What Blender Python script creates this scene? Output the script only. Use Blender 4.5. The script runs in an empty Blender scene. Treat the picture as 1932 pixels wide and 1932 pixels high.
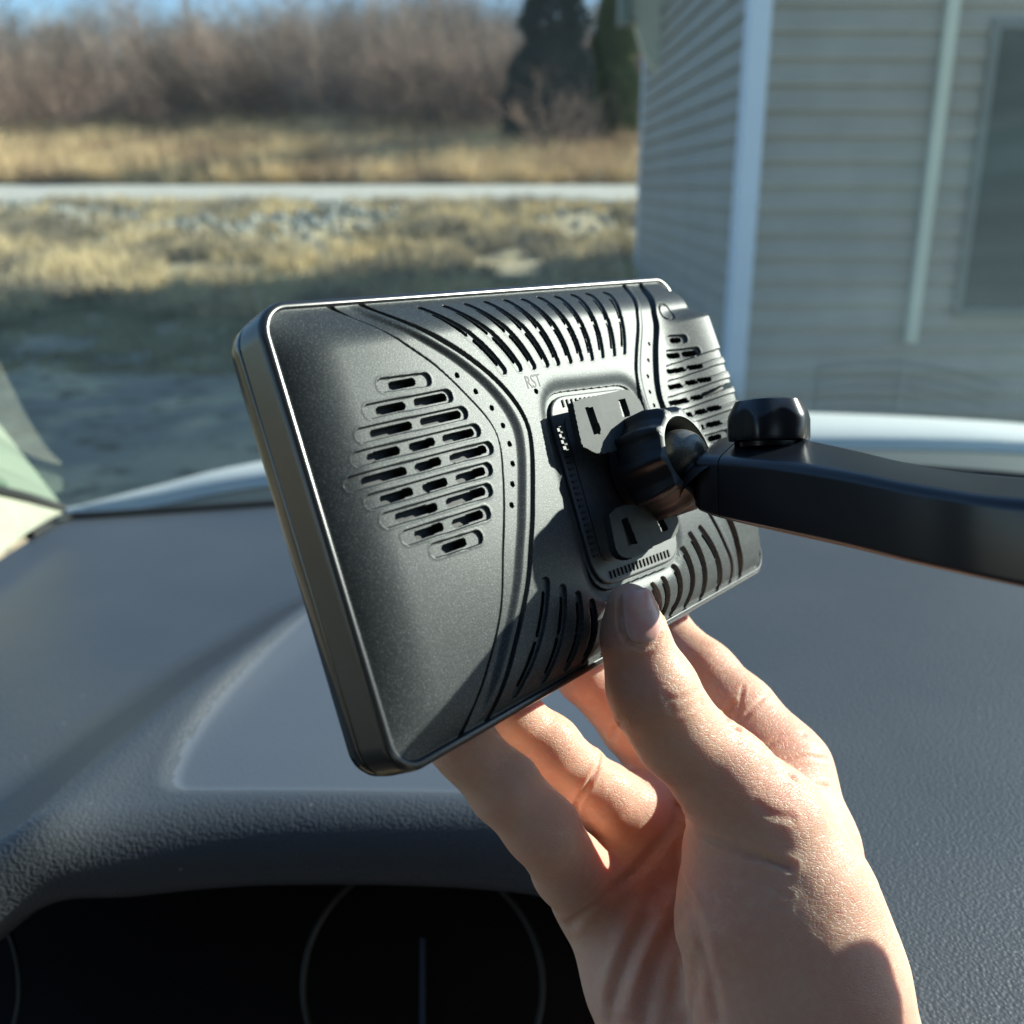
import bpy, math, random
import numpy as np
from mathutils import Vector, Matrix
random.seed(7); rng = np.random.default_rng(7)
sc = bpy.context.scene
col = sc.collection

# ------------------------------------------------------------------ camera, light, exposure
F = 1856.0; CX = 966.0                       # focal length and centre, in 1932-wide picture units
PITCH = math.radians(18.3)
CAM = np.array([0.0, 0.0, 1.40])
AX = np.array([1.0, 0, 0]); AU = np.array([0, math.sin(PITCH), math.cos(PITCH)]); AF = np.array([0, math.cos(PITCH), -math.sin(PITCH)])
cd = bpy.data.cameras.new('camera'); cam = bpy.data.objects.new('camera', cd); col.objects.link(cam)
cam.location = CAM; cam.rotation_euler = (math.pi / 2 - PITCH, 0, 0)
cd.sensor_width = 36; cd.lens = 36 * F / 1932; cd.clip_start = 0.02; cd.clip_end = 2000
cd.dof.use_dof = True; cd.dof.focus_distance = 0.262; cd.dof.aperture_fstop = 12.5
sc.camera = cam

SUN = np.array([0.845, 0.315, 0.44]); SUN /= np.linalg.norm(SUN)
w = bpy.data.worlds.new('World'); sc.world = w; w.use_nodes = True
nt = w.node_tree; bg = nt.nodes['Background']
sky = nt.nodes.new('ShaderNodeTexSky'); sky.sky_type = 'NISHITA'; sky.sun_disc = False
sky.sun_elevation = math.asin(SUN[2]); sky.sun_rotation = math.atan2(SUN[0], SUN[1])
nt.links.new(sky.outputs[0], bg.inputs[0]); bg.inputs[1].default_value = 0.10; sky.air_density = 1.0; sky.dust_density = 0.15; sky.ozone_density = 4.0
sd = bpy.data.lights.new('sun', 'SUN'); sun = bpy.data.objects.new('sun', sd); col.objects.link(sun)
sd.energy = 5.0; sd.angle = math.radians(0.6); sd.color = (1.0, 0.94, 0.84)
sun.rotation_euler = Vector(SUN).to_track_quat('Z', 'Y').to_euler()
sc.view_settings.view_transform = 'Standard'; sc.view_settings.look = 'None'
sc.view_settings.exposure = 1.16; sc.view_settings.gamma = 1
sc.cycles.use_denoising = True
sc.cycles.max_bounces = 6; sc.cycles.transparent_max_bounces = 16; sc.cycles.caustics_reflective = False
sc.cycles.sample_clamp_indirect = 6

# ------------------------------------------------------------------ helpers
def P(u, v, Z):
    "picture point and depth along the view axis -> world"
    u = np.asarray(u, float); v = np.asarray(v, float); Z = np.asarray(Z, float)
    X = (u - CX) / F * Z; Y = (CX - v) / F * Z
    return CAM + X[..., None] * AX + Y[..., None] * AU + Z[..., None] * AF
def Pz(u, v, z):
    "picture point on a horizontal plane"
    d = (u - CX) / F * AX + (CX - v) / F * AU + AF
    return CAM + d * ((z - CAM[2]) / d[2])
def C2W(p):
    "camera axes (x right, y down, z forward) -> world"
    p = np.asarray(p, float)
    return CAM + p[..., 0:1] * AX - p[..., 1:2] * AU + p[..., 2:3] * AF
def mk(name, V, Fc, mat, parent=None, smooth=False, mi=None):
    V = np.asarray(V, float).reshape(-1, 3)
    me = bpy.data.meshes.new(name)
    if isinstance(Fc, np.ndarray):
        n, k = Fc.shape
        me.vertices.add(len(V)); me.vertices.foreach_set('co', V.astype(np.float32).ravel())
        me.loops.add(n * k); me.loops.foreach_set('vertex_index', Fc.astype(np.int32).ravel())
        me.polygons.add(n); me.polygons.foreach_set('loop_start', np.arange(0, n * k, k, dtype=np.int32))
        me.update(calc_edges=True)
    else:
        me.from_pydata([tuple(p) for p in V], [], [tuple(int(i) for i in f) for f in Fc]); me.update()
    mats = mat if isinstance(mat, (list, tuple)) else [mat]
    for m in mats: me.materials.append(m)
    if mi is not None: me.polygons.foreach_set('material_index', np.asarray(mi, np.int32))
    me.polygons.foreach_set('use_smooth', np.full(len(me.polygons), bool(smooth)))
    o = bpy.data.objects.new(name, me); col.objects.link(o)
    if parent: o.parent = parent; o.matrix_parent_inverse = parent.matrix_world.inverted()
    return o
def thing(name, label, cat, loc=(0, 0, 0), group=None):
    o = bpy.data.objects.new(name, None); col.objects.link(o); o.location = loc; o.empty_display_size = .05
    o['label'] = label; o['category'] = cat
    if group: o['group'] = group
    bpy.context.view_layer.update()
    return o
def tag(o, label=None, cat=None, group=None, kind=None):
    if label: o['label'] = label
    if cat: o['category'] = cat
    if group: o['group'] = group
    if kind: o['kind'] = kind
    return o
def smooth_angle(o, deg=35):
    me = o.data; me.polygons.foreach_set('use_smooth', np.ones(len(me.polygons), bool))
    me.set_sharp_from_angle(angle=math.radians(deg))
def bevel(o, wd, seg=2):
    m = o.modifiers.new('bevel', 'BEVEL'); m.width = wd; m.segments = seg; m.limit_method = 'ANGLE'; m.harden_normals = False
    return o
def grid_faces(nu, nv, wrap=False):
    i = np.arange(nu if wrap else nu - 1)[:, None]; j = np.arange(nv - 1)[None, :]
    i2 = (i + 1) % nu
    a = i * nv + j; b = i2 * nv + j; c = i2 * nv + j + 1; d = i * nv + j + 1
    return np.stack([a, b, c, d], -1).reshape(-1, 4)
def box(x0, x1, y0, y1, z0, z1):
    V = [(x, y, z) for x in (x0, x1) for y in (y0, y1) for z in (z0, z1)]
    Fc = [(0, 1, 3, 2), (4, 6, 7, 5), (0, 4, 5, 1), (2, 3, 7, 6), (0, 2, 6, 4), (1, 5, 7, 3)]
    return V, Fc
def join(parts):
    V = []; Fc = []
    for v, f in parts:
        b = len(V); V += [tuple(p) for p in v]; Fc += [tuple(b + i for i in q) for q in f]
    return V, Fc
def sstep(a, b, x):
    t = np.clip((x - a) / (b - a), 0, 1); return t * t * (3 - 2 * t)
def vnoise(x, y, s=1.0, seed=0):
    "smooth 2-D value noise in numpy"
    x = np.asarray(x, float) / s; y = np.asarray(y, float) / s
    ix = np.floor(x).astype(np.int64); iy = np.floor(y).astype(np.int64); fx = x - ix; fy = y - iy
    fx = fx * fx * (3 - 2 * fx); fy = fy * fy * (3 - 2 * fy)
    def h(a, b):
        n = (a * 374761393 + b * 668265263 + seed * 974634777) & 0x7fffffff
        n = ((n ^ (n >> 13)) * 1274126177) & 0x7fffffff
        return ((n ^ (n >> 16)) & 0xffff) / 65535.0
    return (h(ix, iy) * (1 - fx) + h(ix + 1, iy) * fx) * (1 - fy) + (h(ix, iy + 1) * (1 - fx) + h(ix + 1, iy + 1) * fx) * fy
def interp(pts, n=None, t=None):
    "Catmull-Rom through points"
    p = np.asarray(pts, float); m = len(p)
    if t is None: t = np.linspace(0, m - 1, n)
    q = np.vstack([2 * p[0] - p[1], p, 2 * p[-1] - p[-2]])
    i = np.clip(np.floor(t).astype(int), 0, m - 2); f = (t - i)[:, None]
    a, b, c, d = q[i], q[i + 1], q[i + 2], q[i + 3]
    return .5 * ((2 * b) + (-a + c) * f + (2 * a - 5 * b + 4 * c - d) * f ** 2 + (-a + 3 * b - 3 * c + d) * f ** 3)

# ------------------------------------------------------------------ materials
def mat(name, base=(.5, .5, .5), rough=.5, metal=0.0, spec=.5, noise=None, bump=None, coat=0, sss=None, extra=None):
    """noise: (scale, colour2, lo, hi, detail); bump: list of (kind, scale, strength, distance)"""
    m = bpy.data.materials.new(name); m.use_nodes = True; n = m.node_tree; b = n.nodes['Principled BSDF']
    b.inputs['Base Color'].default_value = (*base, 1); b.inputs['Roughness'].default_value = rough
    b.inputs['Metallic'].default_value = metal; b.inputs['Specular IOR Level'].default_value = spec
    b.inputs['Coat Weight'].default_value = coat
    tc = n.nodes.new('ShaderNodeTexCoord')
    if noise:
        for k, nz in enumerate(noise if isinstance(noise, list) else [noise]):
            t = n.nodes.new('ShaderNodeTexNoise'); t.inputs['Scale'].default_value = nz[0]; t.inputs['Detail'].default_value = nz[4]
            r = n.nodes.new('ShaderNodeMapRange'); r.inputs[1].default_value = nz[2]; r.inputs[2].default_value = nz[3]
            mx = n.nodes.new('ShaderNodeMix'); mx.data_type = 'RGBA'
            n.links.new(tc.outputs['Object'], t.inputs['Vector']); n.links.new(t.outputs[0], r.inputs[0]); n.links.new(r.outputs[0], mx.inputs['Factor'])
            if k == 0: mx.inputs['A'].default_value = (*base, 1)
            else: n.links.new(prev, mx.inputs['A'])
            mx.inputs['B'].default_value = (*nz[1], 1); prev = mx.outputs['Result']
        n.links.new(prev, b.inputs['Base Color'])
    last = None
    for (kind, s, st, dist) in (bump or []):
        if kind == 'noise':
            t = n.nodes.new('ShaderNodeTexNoise'); t.inputs['Detail'].default_value = 3; out = t.outputs[0]
        else:
            t = n.nodes.new('ShaderNodeTexVoronoi'); t.feature = 'F1' if kind == 'vor' else 'SMOOTH_F1'; out = t.outputs['Distance']
        t.inputs['Scale'].default_value = s; n.links.new(tc.outputs['Object'], t.inputs['Vector'])
        bp = n.nodes.new('ShaderNodeBump'); bp.inputs['Strength'].default_value = st; bp.inputs['Distance'].default_value = dist
        bp.invert = kind != 'noise'
        n.links.new(out, bp.inputs['Height'])
        if last: n.links.new(last, bp.inputs['Normal'])
        last = bp.outputs[0]
    if last: n.links.new(last, b.inputs['Normal'])
    if sss:
        b.inputs['Subsurface Weight'].default_value = sss[0]; b.inputs['Subsurface Radius'].default_value = sss[1]; b.inputs['Subsurface Scale'].default_value = sss[2]
    return m

M = {}
M['shell'] = mat('satin_graphite_plastic', (.026, .032, .033), .48, .2, .42, noise=(3300, (.12, .125, .122), .54, .74, 1), bump=[('noise', 3000, .34, .00014)])
M['hole'] = mat('vent_interior', (.012, .013, .014), .6)
M['mesh'] = mat('vent_dust_mesh', (.05, .052, .052), .7, noise=(1800, (.01, .01, .01), .45, .55, 1))
M['gloss'] = mat('gloss_black_plastic', (.012, .013, .014), .16, 0, .6, bump=[('noise', 500, .04, .0003)])
M['frame'] = mat('dark_satin_frame', (.016, .017, .018), .27, .0, .6)
M['insert'] = mat('grey_moulded_plastic', (.045, .05, .05), .5, .1, .5, noise=(500, (.06, .065, .065), .4, .7, 2))
M['plate'] = mat('mount_plate_plastic', (.055, .062, .060), .62, .0, .3, noise=(300, (.04, .045, .045), .4, .7, 2))
M['nut'] = mat('black_nylon', (.010, .012, .016), .42, 0, .5, bump=[('noise', 900, .1, .0003)])
M['nutlip'] = mat('grey_rim_nylon', (.07, .078, .075), .5, .0, .5, noise=(400, (.05, .055, .055), .4, .7, 2))  # rim nylon, paler than the nut body
M['ball'] = mat('scuffed_dark_ball', (.22, .21, .18), .33, .6, .5, noise=(1500, (.14, .13, .11), .45, .7, 4), bump=[('noise', 2600, .25, .0001)])
M['arm'] = mat('matt_black_arm', (.009, .011, .016), .28, 0, .55, bump=[('noise', 1500, .05, .0002)])
M['screen'] = mat('screen_glass', (.01, .01, .012), .08)
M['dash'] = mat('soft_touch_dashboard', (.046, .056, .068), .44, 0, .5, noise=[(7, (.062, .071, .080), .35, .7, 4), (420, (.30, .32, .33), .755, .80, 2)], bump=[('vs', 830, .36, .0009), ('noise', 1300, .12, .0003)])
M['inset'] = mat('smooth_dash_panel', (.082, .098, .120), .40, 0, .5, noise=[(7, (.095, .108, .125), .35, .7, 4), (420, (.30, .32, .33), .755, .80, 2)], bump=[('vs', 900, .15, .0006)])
M['dashlip'] = mat('dark_cluster_plastic', (.006, .007, .009), .55, 0, .3)
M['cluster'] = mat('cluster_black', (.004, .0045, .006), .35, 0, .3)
M['ring'] = mat('gauge_ring_grey', (.06, .066, .066), .4, .5)
M['needle'] = mat('needle_blue', (.01, .03, .09), .4)
M['cream'] = mat('pillar_trim_cloth', (.40, .41, .31), .8, noise=(60, (.35, .36, .28), .4, .6, 2), bump=[('noise', 900, .2, .0005)])
M['rubber'] = mat('black_rubber', (.012, .014, .014), .6)
M['bonnet'] = mat('silver_paint', (.66, .70, .66), .55, .0, .4)
M['cowl'] = mat('cowl_black_plastic', (.035, .05, .05), .6)

# ------------------------------------------------------------------ display pose (solved from the four corners of its back)
cTL, cTR, cBR, cBL = (474, 571), (1258, 520), (1449, 1072), (746.5, 1480)
def ray(u, v): return np.stack([(np.asarray(u, float) - CX) / F, (np.asarray(v, float) - CX) / F, np.ones_like(np.asarray(u, float))], -1)
PN = np.array([0.68677358, -0.29010133, -0.66647076]); PN /= np.linalg.norm(PN)
PC0 = ray(*cTL) * 0.217
WMM, HMM = 178.0, 109.0
def planeZ(u, v, off=0.0): return (PN @ PC0 + off / 1000) / (ray(u, v) @ PN)
def homog(src, dst):
    A = []
    for (x, y), (X, Y) in zip(src, dst):
        A.append([x, y, 1, 0, 0, 0, -X * x, -X * y, -X]); A.append([0, 0, 0, x, y, 1, -Y * x, -Y * y, -Y])
    return np.linalg.svd(np.array(A))[2][-1].reshape(3, 3)
HM = homog([(0, 0), (WMM, 0), (WMM, HMM), (0, HMM)], [cTL, cTR, cBR, cBL]); HI = np.linalg.inv(HM)
def mm2cam(x, y, h):
    "panel millimetres (x across, y down, h out of the back) -> camera axes"
    x = np.asarray(x, float); y = np.asarray(y, float); h = np.asarray(h, float)
    q = np.stack([x, y, np.ones_like(x)], -1) @ HM.T
    r = ray(q[..., 0] / q[..., 2], q[..., 1] / q[..., 2])
    p = r * ((PN @ PC0) / (r @ PN))[..., None]
    return p + PN * (h / 1000)[..., None]
def mm2w(x, y, h): return C2W(mm2cam(x, y, h))
def prof(t):
    t = np.clip(t, 0, 1); return np.sin(t * math.pi / 2) ** 1.15
DH = 9.0
def dome(x, y):
    q = lambda t: 1 - (1 - np.clip(t, 0, 1)) ** 2.3
    g = (.62 * q((x - 2.5) / 78) + .38 * q((x - 2.5) / 14)) * prof((WMM - 2.5 - x) / 8) * prof((y - 2.5) / 13) * (.6 * q((HMM - 2.5 - y) / 42) + .4 * q((HMM - 2.5 - y) / 10))
    # right-hand speaker bulge
    b = sstep(WMM - 34, WMM - 9, x) * sstep(WMM - 1.2, WMM - 5.5, x) * sstep(15.5, 22, y) * sstep(HMM - 12, HMM - 62, y)
    return DH * g + 6.5 * b
def px2mm(u, v, it=6, hh=None):
    u = np.asarray(u, float); v = np.asarray(v, float); h = np.zeros_like(u) + 5.0
    for _ in range(it):
        r = ray(u, v); p = r * ((PN @ PC0 + h / 1000) / (r @ PN))[..., None] - PN * (h / 1000)[..., None]
        q = np.stack([p[..., 0] / p[..., 2] * F + CX, p[..., 1] / p[..., 2] * F + CX, np.ones_like(u)], -1) @ HI.T
        x = q[..., 0] / q[..., 2]; y = q[..., 1] / q[..., 2]
        h = .5 * h + .5 * dome(x, y) if hh is None else np.full_like(u, hh)
    return x, y
def z1(L): return [(383.3 + .3307 * x, 498.3 + .3307 * y) for x, y in L]
def z2(L): return [(958.3 + .2976 * x, 498.3 + .2976 * y) for x, y in L]
def z3(L): return [(575 + .3307 * x, 958.3 + .3307 * y) for x, y in L]
def z4(L): return [(766.7 + .3307 * x, 1022.2 + .3307 * y) for x, y in L]
def z5(L): return [(1277.8 + .3386 * x, 638.9 + .3386 * y) for x, y in L]
def toM(L, hh=None):
    a = np.array(L, float); x, y = px2mm(a[:, 0], a[:, 1], 14, hh); return np.stack([x, y], 1)

# ================================================================== TERRAIN
def terr(x, y):
    yy = y + 0.10 * np.asarray(x)                       # the road runs a little askew
    z = np.interp(yy, [-50, 7.5, 11, 15, 19, 21.2, 26.3, 28, 36, 44, 60, 120, 400], [.22, .22, .26, .50, .86, 1.03, 1.36, 1.42, 3.0, 4.6, 7.2, 14, 20])
    z = z - 1.35 * sstep(1.3, 2.1, np.asarray(x)) * sstep(12.5, 9.5, np.asarray(y))   # the drive dips beside the house
    rough = sstep(12, 15, yy) * sstep(21.2, 19.5, yy) + sstep(26.8, 29, yy)
    return z + rough * ((vnoise(x, y, 1.1, 3) - .5) * .22 + (vnoise(x, y, .35, 5) - .5) * .12) + (vnoise(x, y, 2.5, 8) - .5) * .05 * sstep(5, 8, yy) * (1 - sstep(20.5, 21.5, yy) * sstep(27.5, 26.5, yy))
xs = np.concatenate([np.linspace(-400, -30, 20), np.linspace(-29, 24, 300), np.linspace(26, 400, 18)])
ys = np.concatenate([np.linspace(-60, 5, 12), np.linspace(5.4, 46, 330), np.linspace(48, 600, 30)])
GX, GY = np.meshgrid(xs, ys, indexing='ij'); GZ = terr(GX, GY)
gm = mat('dry_winter_grass', (.47, .40, .25), .9, 0, .1,
         noise=[(.5, (.28, .27, .20), .42, .58, 4), (2.2, (.58, .49, .29), .50, .66, 5), (6, (.14, .12, .075), .55, .66, 5)], bump=[('noise', 14, .6, .05)])
ground = mk('ground', np.stack([GX, GY, GZ], -1), grid_faces(len(xs), len(ys)), gm, smooth=True); tag(ground, kind='structure')
# gravel road
rx = np.linspace(-60, 40, 160); rt = np.linspace(0, 1, 8); RX, RT = np.meshgrid(rx, rt, indexing='ij')
RY = 21.4 - .10 * RX + RT * 4.9
road = mk('road', np.stack([RX, RY, np.interp(RY + .1 * RX, [21.2, 26.3], [1.06, 1.39]) + .05], -1), grid_faces(160, 8),
          mat('pale_gravel', (.50, .49, .42), .95, 0, .1, noise=(6, (.40, .39, .33), .45, .65, 6)), smooth=True); tag(road, kind='structure')

def strips(n, org, dirn, ln, wd):
    "n thin triangles: base org, direction, length, width -> verts, faces"
    side = np.cross(dirn, rng.normal(size=(n, 3))); side /= np.linalg.norm(side, axis=1)[:, None] + 1e-9
    a = org - side * wd[:, None]; b = org + side * wd[:, None]; c = org + dirn * ln[:, None]
    V = np.stack([a, b, c], 1).reshape(-1, 3); return V, np.arange(3 * n).reshape(-1, 3)
def merge(L):
    V = []; Fs = []; b = 0
    for v, f in L: V.append(v); Fs.append(f + b); b += len(v)
    return np.vstack(V), np.vstack(Fs)
# grass tufts on both banks
def tufts(n, x0, x1, y0, y1, h0, h1, thr, seed):
    x = rng.uniform(x0, x1, n * 3); y = rng.uniform(y0, y1, n * 3)
    k = vnoise(x, y, 1.3, seed) * .6 + vnoise(x, y, .5, seed + 1) * .4 > thr
    x = x[k][:n]; y = y[k][:n]; y = y - .1 * x; m = len(x); R = 16
    h = rng.uniform(h0, h1, m)
    X = np.repeat(x, R) + rng.normal(0, .05, m * R); Y = np.repeat(y, R) + rng.normal(0, .05, m * R)
    d = np.stack([rng.normal(0, .38, m * R), rng.normal(0, .38, m * R), np.ones(m * R)], 1); d /= np.linalg.norm(d, axis=1)[:, None]
    return strips(m * R, np.stack([X, Y, terr(X, Y) - .02], 1), d, np.repeat(h, R) * rng.uniform(.6, 1.2, m * R), np.full(m * R, .012))
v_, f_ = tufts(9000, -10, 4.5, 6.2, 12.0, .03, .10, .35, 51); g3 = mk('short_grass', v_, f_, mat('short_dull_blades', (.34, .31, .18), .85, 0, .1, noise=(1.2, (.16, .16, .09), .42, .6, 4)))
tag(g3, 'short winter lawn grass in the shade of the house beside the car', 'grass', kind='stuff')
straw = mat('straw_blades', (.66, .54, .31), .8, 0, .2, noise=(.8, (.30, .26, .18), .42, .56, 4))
v_, f_ = tufts(9500, -14, 3.2, 9.0, 21.3, .05, .34, .48, 21); g1 = mk('dry_grass', v_, f_, straw)
tag(g1, 'clumps of straw coloured dry grass on the bank below the gravel road', 'grass', kind='stuff')
v_, f_ = tufts(14000, -28, 6.5, 27.0, 38.0, .35, 1.0, .22, 31)
g2 = mk('tall_dry_grass', v_, f_, mat('tall_straw', (.74, .57, .32), .85, 0, .2, noise=(.5, (.42, .30, .18), .45, .6, 3)))
tag(g2, 'tall golden dry grass on the slope beyond the gravel road', 'grass', kind='stuff')
# rubble stones on the near bank
ico = np.array([(0, 0, 1), (.9, 0, .4), (.28, .85, .4), (-.72, .52, .4), (-.72, -.52, .4), (.28, -.85, .4), (.72, .52, -.4), (-.28, .85, -.4), (-.9, 0, -.4), (-.28, -.85, -.4), (.72, -.52, -.4)])
icf = np.array([(0, 1, 2), (0, 2, 3), (0, 3, 4), (0, 4, 5), (0, 5, 1), (1, 6, 2), (2, 7, 3), (3, 8, 4), (4, 9, 5), (5, 10, 1), (6, 7, 2), (7, 8, 3), (8, 9, 4), (9, 10, 5), (10, 6, 1)])
L = []
for k in range(5200):
    x = rng.uniform(-13, 2.0); y = 15.0 + rng.beta(2.4, 1.3) * 6.0 - .1 * x
    if rng.random() < sstep(-9, 0, x) * .9: continue
    s = rng.uniform(.03, .12)
    L.append((ico * s * rng.uniform(.6, 1.3, 3) + [x, y, float(terr(x, y)) + s * .2], icf))
v_, f_ = merge(L); o = mk('rubble', v_, f_, mat('grey_rubble', (.36, .37, .32), .9, 0, .2, noise=(2, (.22, .22, .18), .4, .6, 3)))
tag(o, 'grey broken stones scattered along the bank below the gravel road', 'stones', kind='stuff')

# ---- brush and trees
def branches(p, d, ln, r, depth, out, spread=.5, kids=3):
    q = p + d * ln; out.append((p, q, r, r * .55))
    if depth == 0: return
    for k in range(kids):
        t = rng.uniform(.35, 1.0); e = d + rng.normal(0, spread, 3); e[2] += .18; e /= np.linalg.norm(e)
        branches(p + d * ln * t, e, ln * rng.uniform(.5, .75), r * .5, depth - 1, out, spread, kids)
def tubes(seg, k=3):
    p = np.array([s[0] for s in seg]); q = np.array([s[1] for s in seg]); r0 = np.array([s[2] for s in seg]); r1 = np.array([s[3] for s in seg])
    d = q - p; d /= np.linalg.norm(d, axis=1)[:, None] + 1e-9
    a = np.cross(d, [.3, .9, .1]); a /= np.linalg.norm(a, axis=1)[:, None] + 1e-9; b = np.cross(d, a)
    th = np.arange(k) * 2 * math.pi / k
    ring = lambda c, r: c[:, None] + r[:, None, None] * (np.cos(th)[None, :, None] * a[:, None] + np.sin(th)[None, :, None] * b[:, None])
    V = np.concatenate([ring(p, r0), ring(q, r1)], 1).reshape(-1, 3); n = len(seg)
    base = (np.arange(n) * 2 * k)[:, None]; i = np.arange(k)[None]; j = (i + 1) % k
    return V, np.stack([base + i, base + j, base + k + j, base + k + i], -1).reshape(-1, 4)
bark = [mat('grey_brown_twigs', (.34, .27, .22), .9, 0, .1, noise=(.45, (.13, .105, .09), .44, .56, 4)),
        mat('red_brown_twigs', (.36, .25, .19), .9, 0, .1, noise=(.45, (.18, .13, .10), .44, .56, 4)),
        mat('dark_twigs', (.12, .10, .09), .9, 0, .1)]
def shrub_segs(x, y, h, dens=1.0):
    z = float(terr(x, y)); out = []
    for k in range(int(5 * dens)):
        d = np.array([rng.normal(0, .7), rng.normal(0, .7), 1.0]); d /= np.linalg.norm(d)
        branches(np.array([x + rng.normal(0, .25), y + rng.normal(0, .15), z - .05]), d, h * rng.uniform(.38, .55), .022, 3, out, .75, 4)
    return out
# thicket as one mass
V4 = [];
for mi_, (cnt, y0, y1, hh0, hh1, wseed) in enumerate([(260, 36, 58, 2.6, 4.2, 1), (150, 34.5, 46, 1.8, 3.0, 2), (110, 40, 56, 2.8, 4.4, 3)]):
    seg = []
    for k in range(cnt):
        yy = rng.uniform(y0, y1); x = rng.uniform(-.60, .26) * yy
        seg += shrub_segs(x, yy - .1 * x, rng.uniform(hh0, hh1) * (1.0 + .9 * float(vnoise(x, yy * .3, 3.2, 77))), 1.25)
    V4.append((seg, mi_))
vs = []; fs = []; mis = []; b = 0
for seg, mi_ in V4:
    v, f = tubes(seg); v = v.reshape(-1, 3)
    vs.append(v); fs.append(f + b); mis.append(np.full(len(f), [0, 1, 2][mi_])); b += len(v)
o = mk('brush', np.vstack(vs), np.vstack(fs), bark, mi=np.concatenate(mis))
tag(o, 'tangled bare brown thicket covering the slope beyond the gravel road', 'brush', kind='stuff')
def bare_tree(x, y, h, label, mt, fork=4):
    z = float(terr(x, y)); t = thing('bare_tree', label, 'tree', (x, y, z), 'bare trees rising above the thicket')
    p0 = np.array([x, y, z - .1]); lean = rng.normal(0, .05)
    tr = [(p0, p0 + [lean * h * .5, 0, h * .5], .06 + h * .008, .05), (p0 + [lean * h * .5, 0, h * .5], p0 + [lean * h, 0, h], .05, .015)]
    v, f = tubes(tr, 6); mk('trunk', v, f, mt, t)
    out = []
    for k in range(16):
        s = rng.uniform(.3, .95); d = np.array([rng.normal(0, .6), rng.normal(0, .6), .75]); d /= np.linalg.norm(d)
        branches(p0 + [lean * h * s, 0, h * s], d, h * .28 * (1.15 - s), .022, 3, out, .42, 3)
    v, f = tubes(out, 3); mk('crown', v, f, mt, t); return t
U2X = lambda u, y: (u - CX) / F * y * .96
for u, y, h, lab, mt in [(90, 47, 4.6, 'bare grey tree at the far left above the thicket', 0), (300, 48, 5.0, 'bare brown tree left of the blue gap in the tree line', 1),
                         (680, 49, 5.6, 'slender bare tree just right of the open blue sky', 0), (560, 46, 4.4, 'thin bare tree under the open blue sky', 0), (400, 45, 4.8, 'forked bare grey tree left of the blue gap', 0), (820, 46, 6.2, 'bare pale tree second from the evergreen on its left', 0), (730, 44, 5.4, 'bare grey tree third to the right of the open sky', 0),
                         (770, 47, 5.6, 'bare grey tree between the open sky and the dark evergreen', 0),
                         (870, 50, 6.0, 'tall bare tree close on the left of the dark evergreen', 0), (930, 46, 5.2, 'bare tree touching the left side of the dark evergreen', 2),
                         (1160, 52, 6.6, 'tall bare tree between the evergreen and the house', 0)]:
    bare_tree(U2X(u, y), y, h, lab, bark[mt])
bush = [(1045, 30.2, 3.6, 'reddish brown bare bush standing in front of the dark evergreen'), (185, 40, 3.2, 'rounded brown bare bush at the left of the thicket'), (820, 39, 2.8, 'brown bare bush behind the tall grass left of the evergreen')]
for u, y, h, lab in bush:
    x = U2X(u, y); t = thing('bare_bush', lab, 'bush', (x, y, float(terr(x, y))), 'bare bushes in front of the thicket')
    v, f = tubes(shrub_segs(x, y, h, 2.4)); mk('branches', v, f, bark[1], t)
# evergreens
def evergreen(u, y, h, r, label, mt):
    x = U2X(u, y); z = float(terr(x, y)); t = thing('evergreen_tree', label, 'tree', (x, y, z), None)
    v, f = tubes([(np.array([x, y, z - .1]), np.array([x, y, z + h * .9]), .14, .03)], 8); mk('trunk', v, f, bark[2], t)
    n = 16000; s = rng.beta(1.3, 1.5, n); rad = r * (1 - s) ** .7 * (.55 + .6 * vnoise(s * 9, rng.uniform(0, 1, n) * 0 + 1, 1, 4)); th = rng.uniform(0, 6.283, n)
    rad = rad * (.45 + .55 * np.sqrt(rng.random(n))) * (.75 + .5 * vnoise(th * 2, s * 7, 1, 9))
    o_ = np.stack([x + rad * np.cos(th), y + rad * np.sin(th), z + .5 + s * (h - .5)], 1)
    d = np.stack([np.cos(th), np.sin(th), rng.uniform(-.3, .7, n)], 1) + rng.normal(0, .5, (n, 3)); d /= np.linalg.norm(d, axis=1)[:, None]
    v, f = strips(n, o_, d, rng.uniform(.12, .34, n), np.full(n, .035)); mk('crown', v, f, mt, t)
evergreen(1035, 32.5, 6.3, 1.85, 'dark green evergreen tree rising above the brown thicket', mat('dark_needles', (.028, .045, .035), .8, 0, .2, noise=(.8, (.015, .025, .025), .4, .6, 2)))
evergreen(1145, 33.0, 4.9, 1.1, 'lower yellow green evergreen between the dark evergreen and the house', mat('green_needles', (.09, .12, .035), .8, 0, .2))

# ================================================================== HOUSE
house = thing('house', 'grey sided house with a pale blue corner post to the right of the car', 'house', (1.3, 5.24, 0))
sidm = mat('grey_vinyl_siding', (.30, .30, .27), .6, 0, .3, noise=(3, (.27, .27, .245), .4, .6, 2))
def siding(name, p0, p1, z0, z1_, nrm, exp=.118):
    p0 = np.array(p0, float); p1 = np.array(p1, float); nrm = np.array(nrm, float); V = []; Fc = []
    z = z0
    while z < z1_:
        for (dz, o_) in ((0, .026), (exp * .16, .028), (exp, .002)):
            for p in (p0, p1): V.append((*(p + nrm * o_), z + dz))
        z += exp
    n = len(V) // 2
    for i in range(n - 1): Fc.append((2 * i, 2 * i + 1, 2 * i + 3, 2 * i + 2))
    return mk(name, V, Fc, sidm, house)
X0, Y0, Y1, ZT = 1.19, 5.24, 9.55, 3.6
siding('front_wall', (X0, Y0), (7.4, Y0), -1.08, ZT, (0, -1))
siding('side_wall', (X0, Y0), (X0, Y1), -1.08, ZT, (-1, 0), .118)
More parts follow.
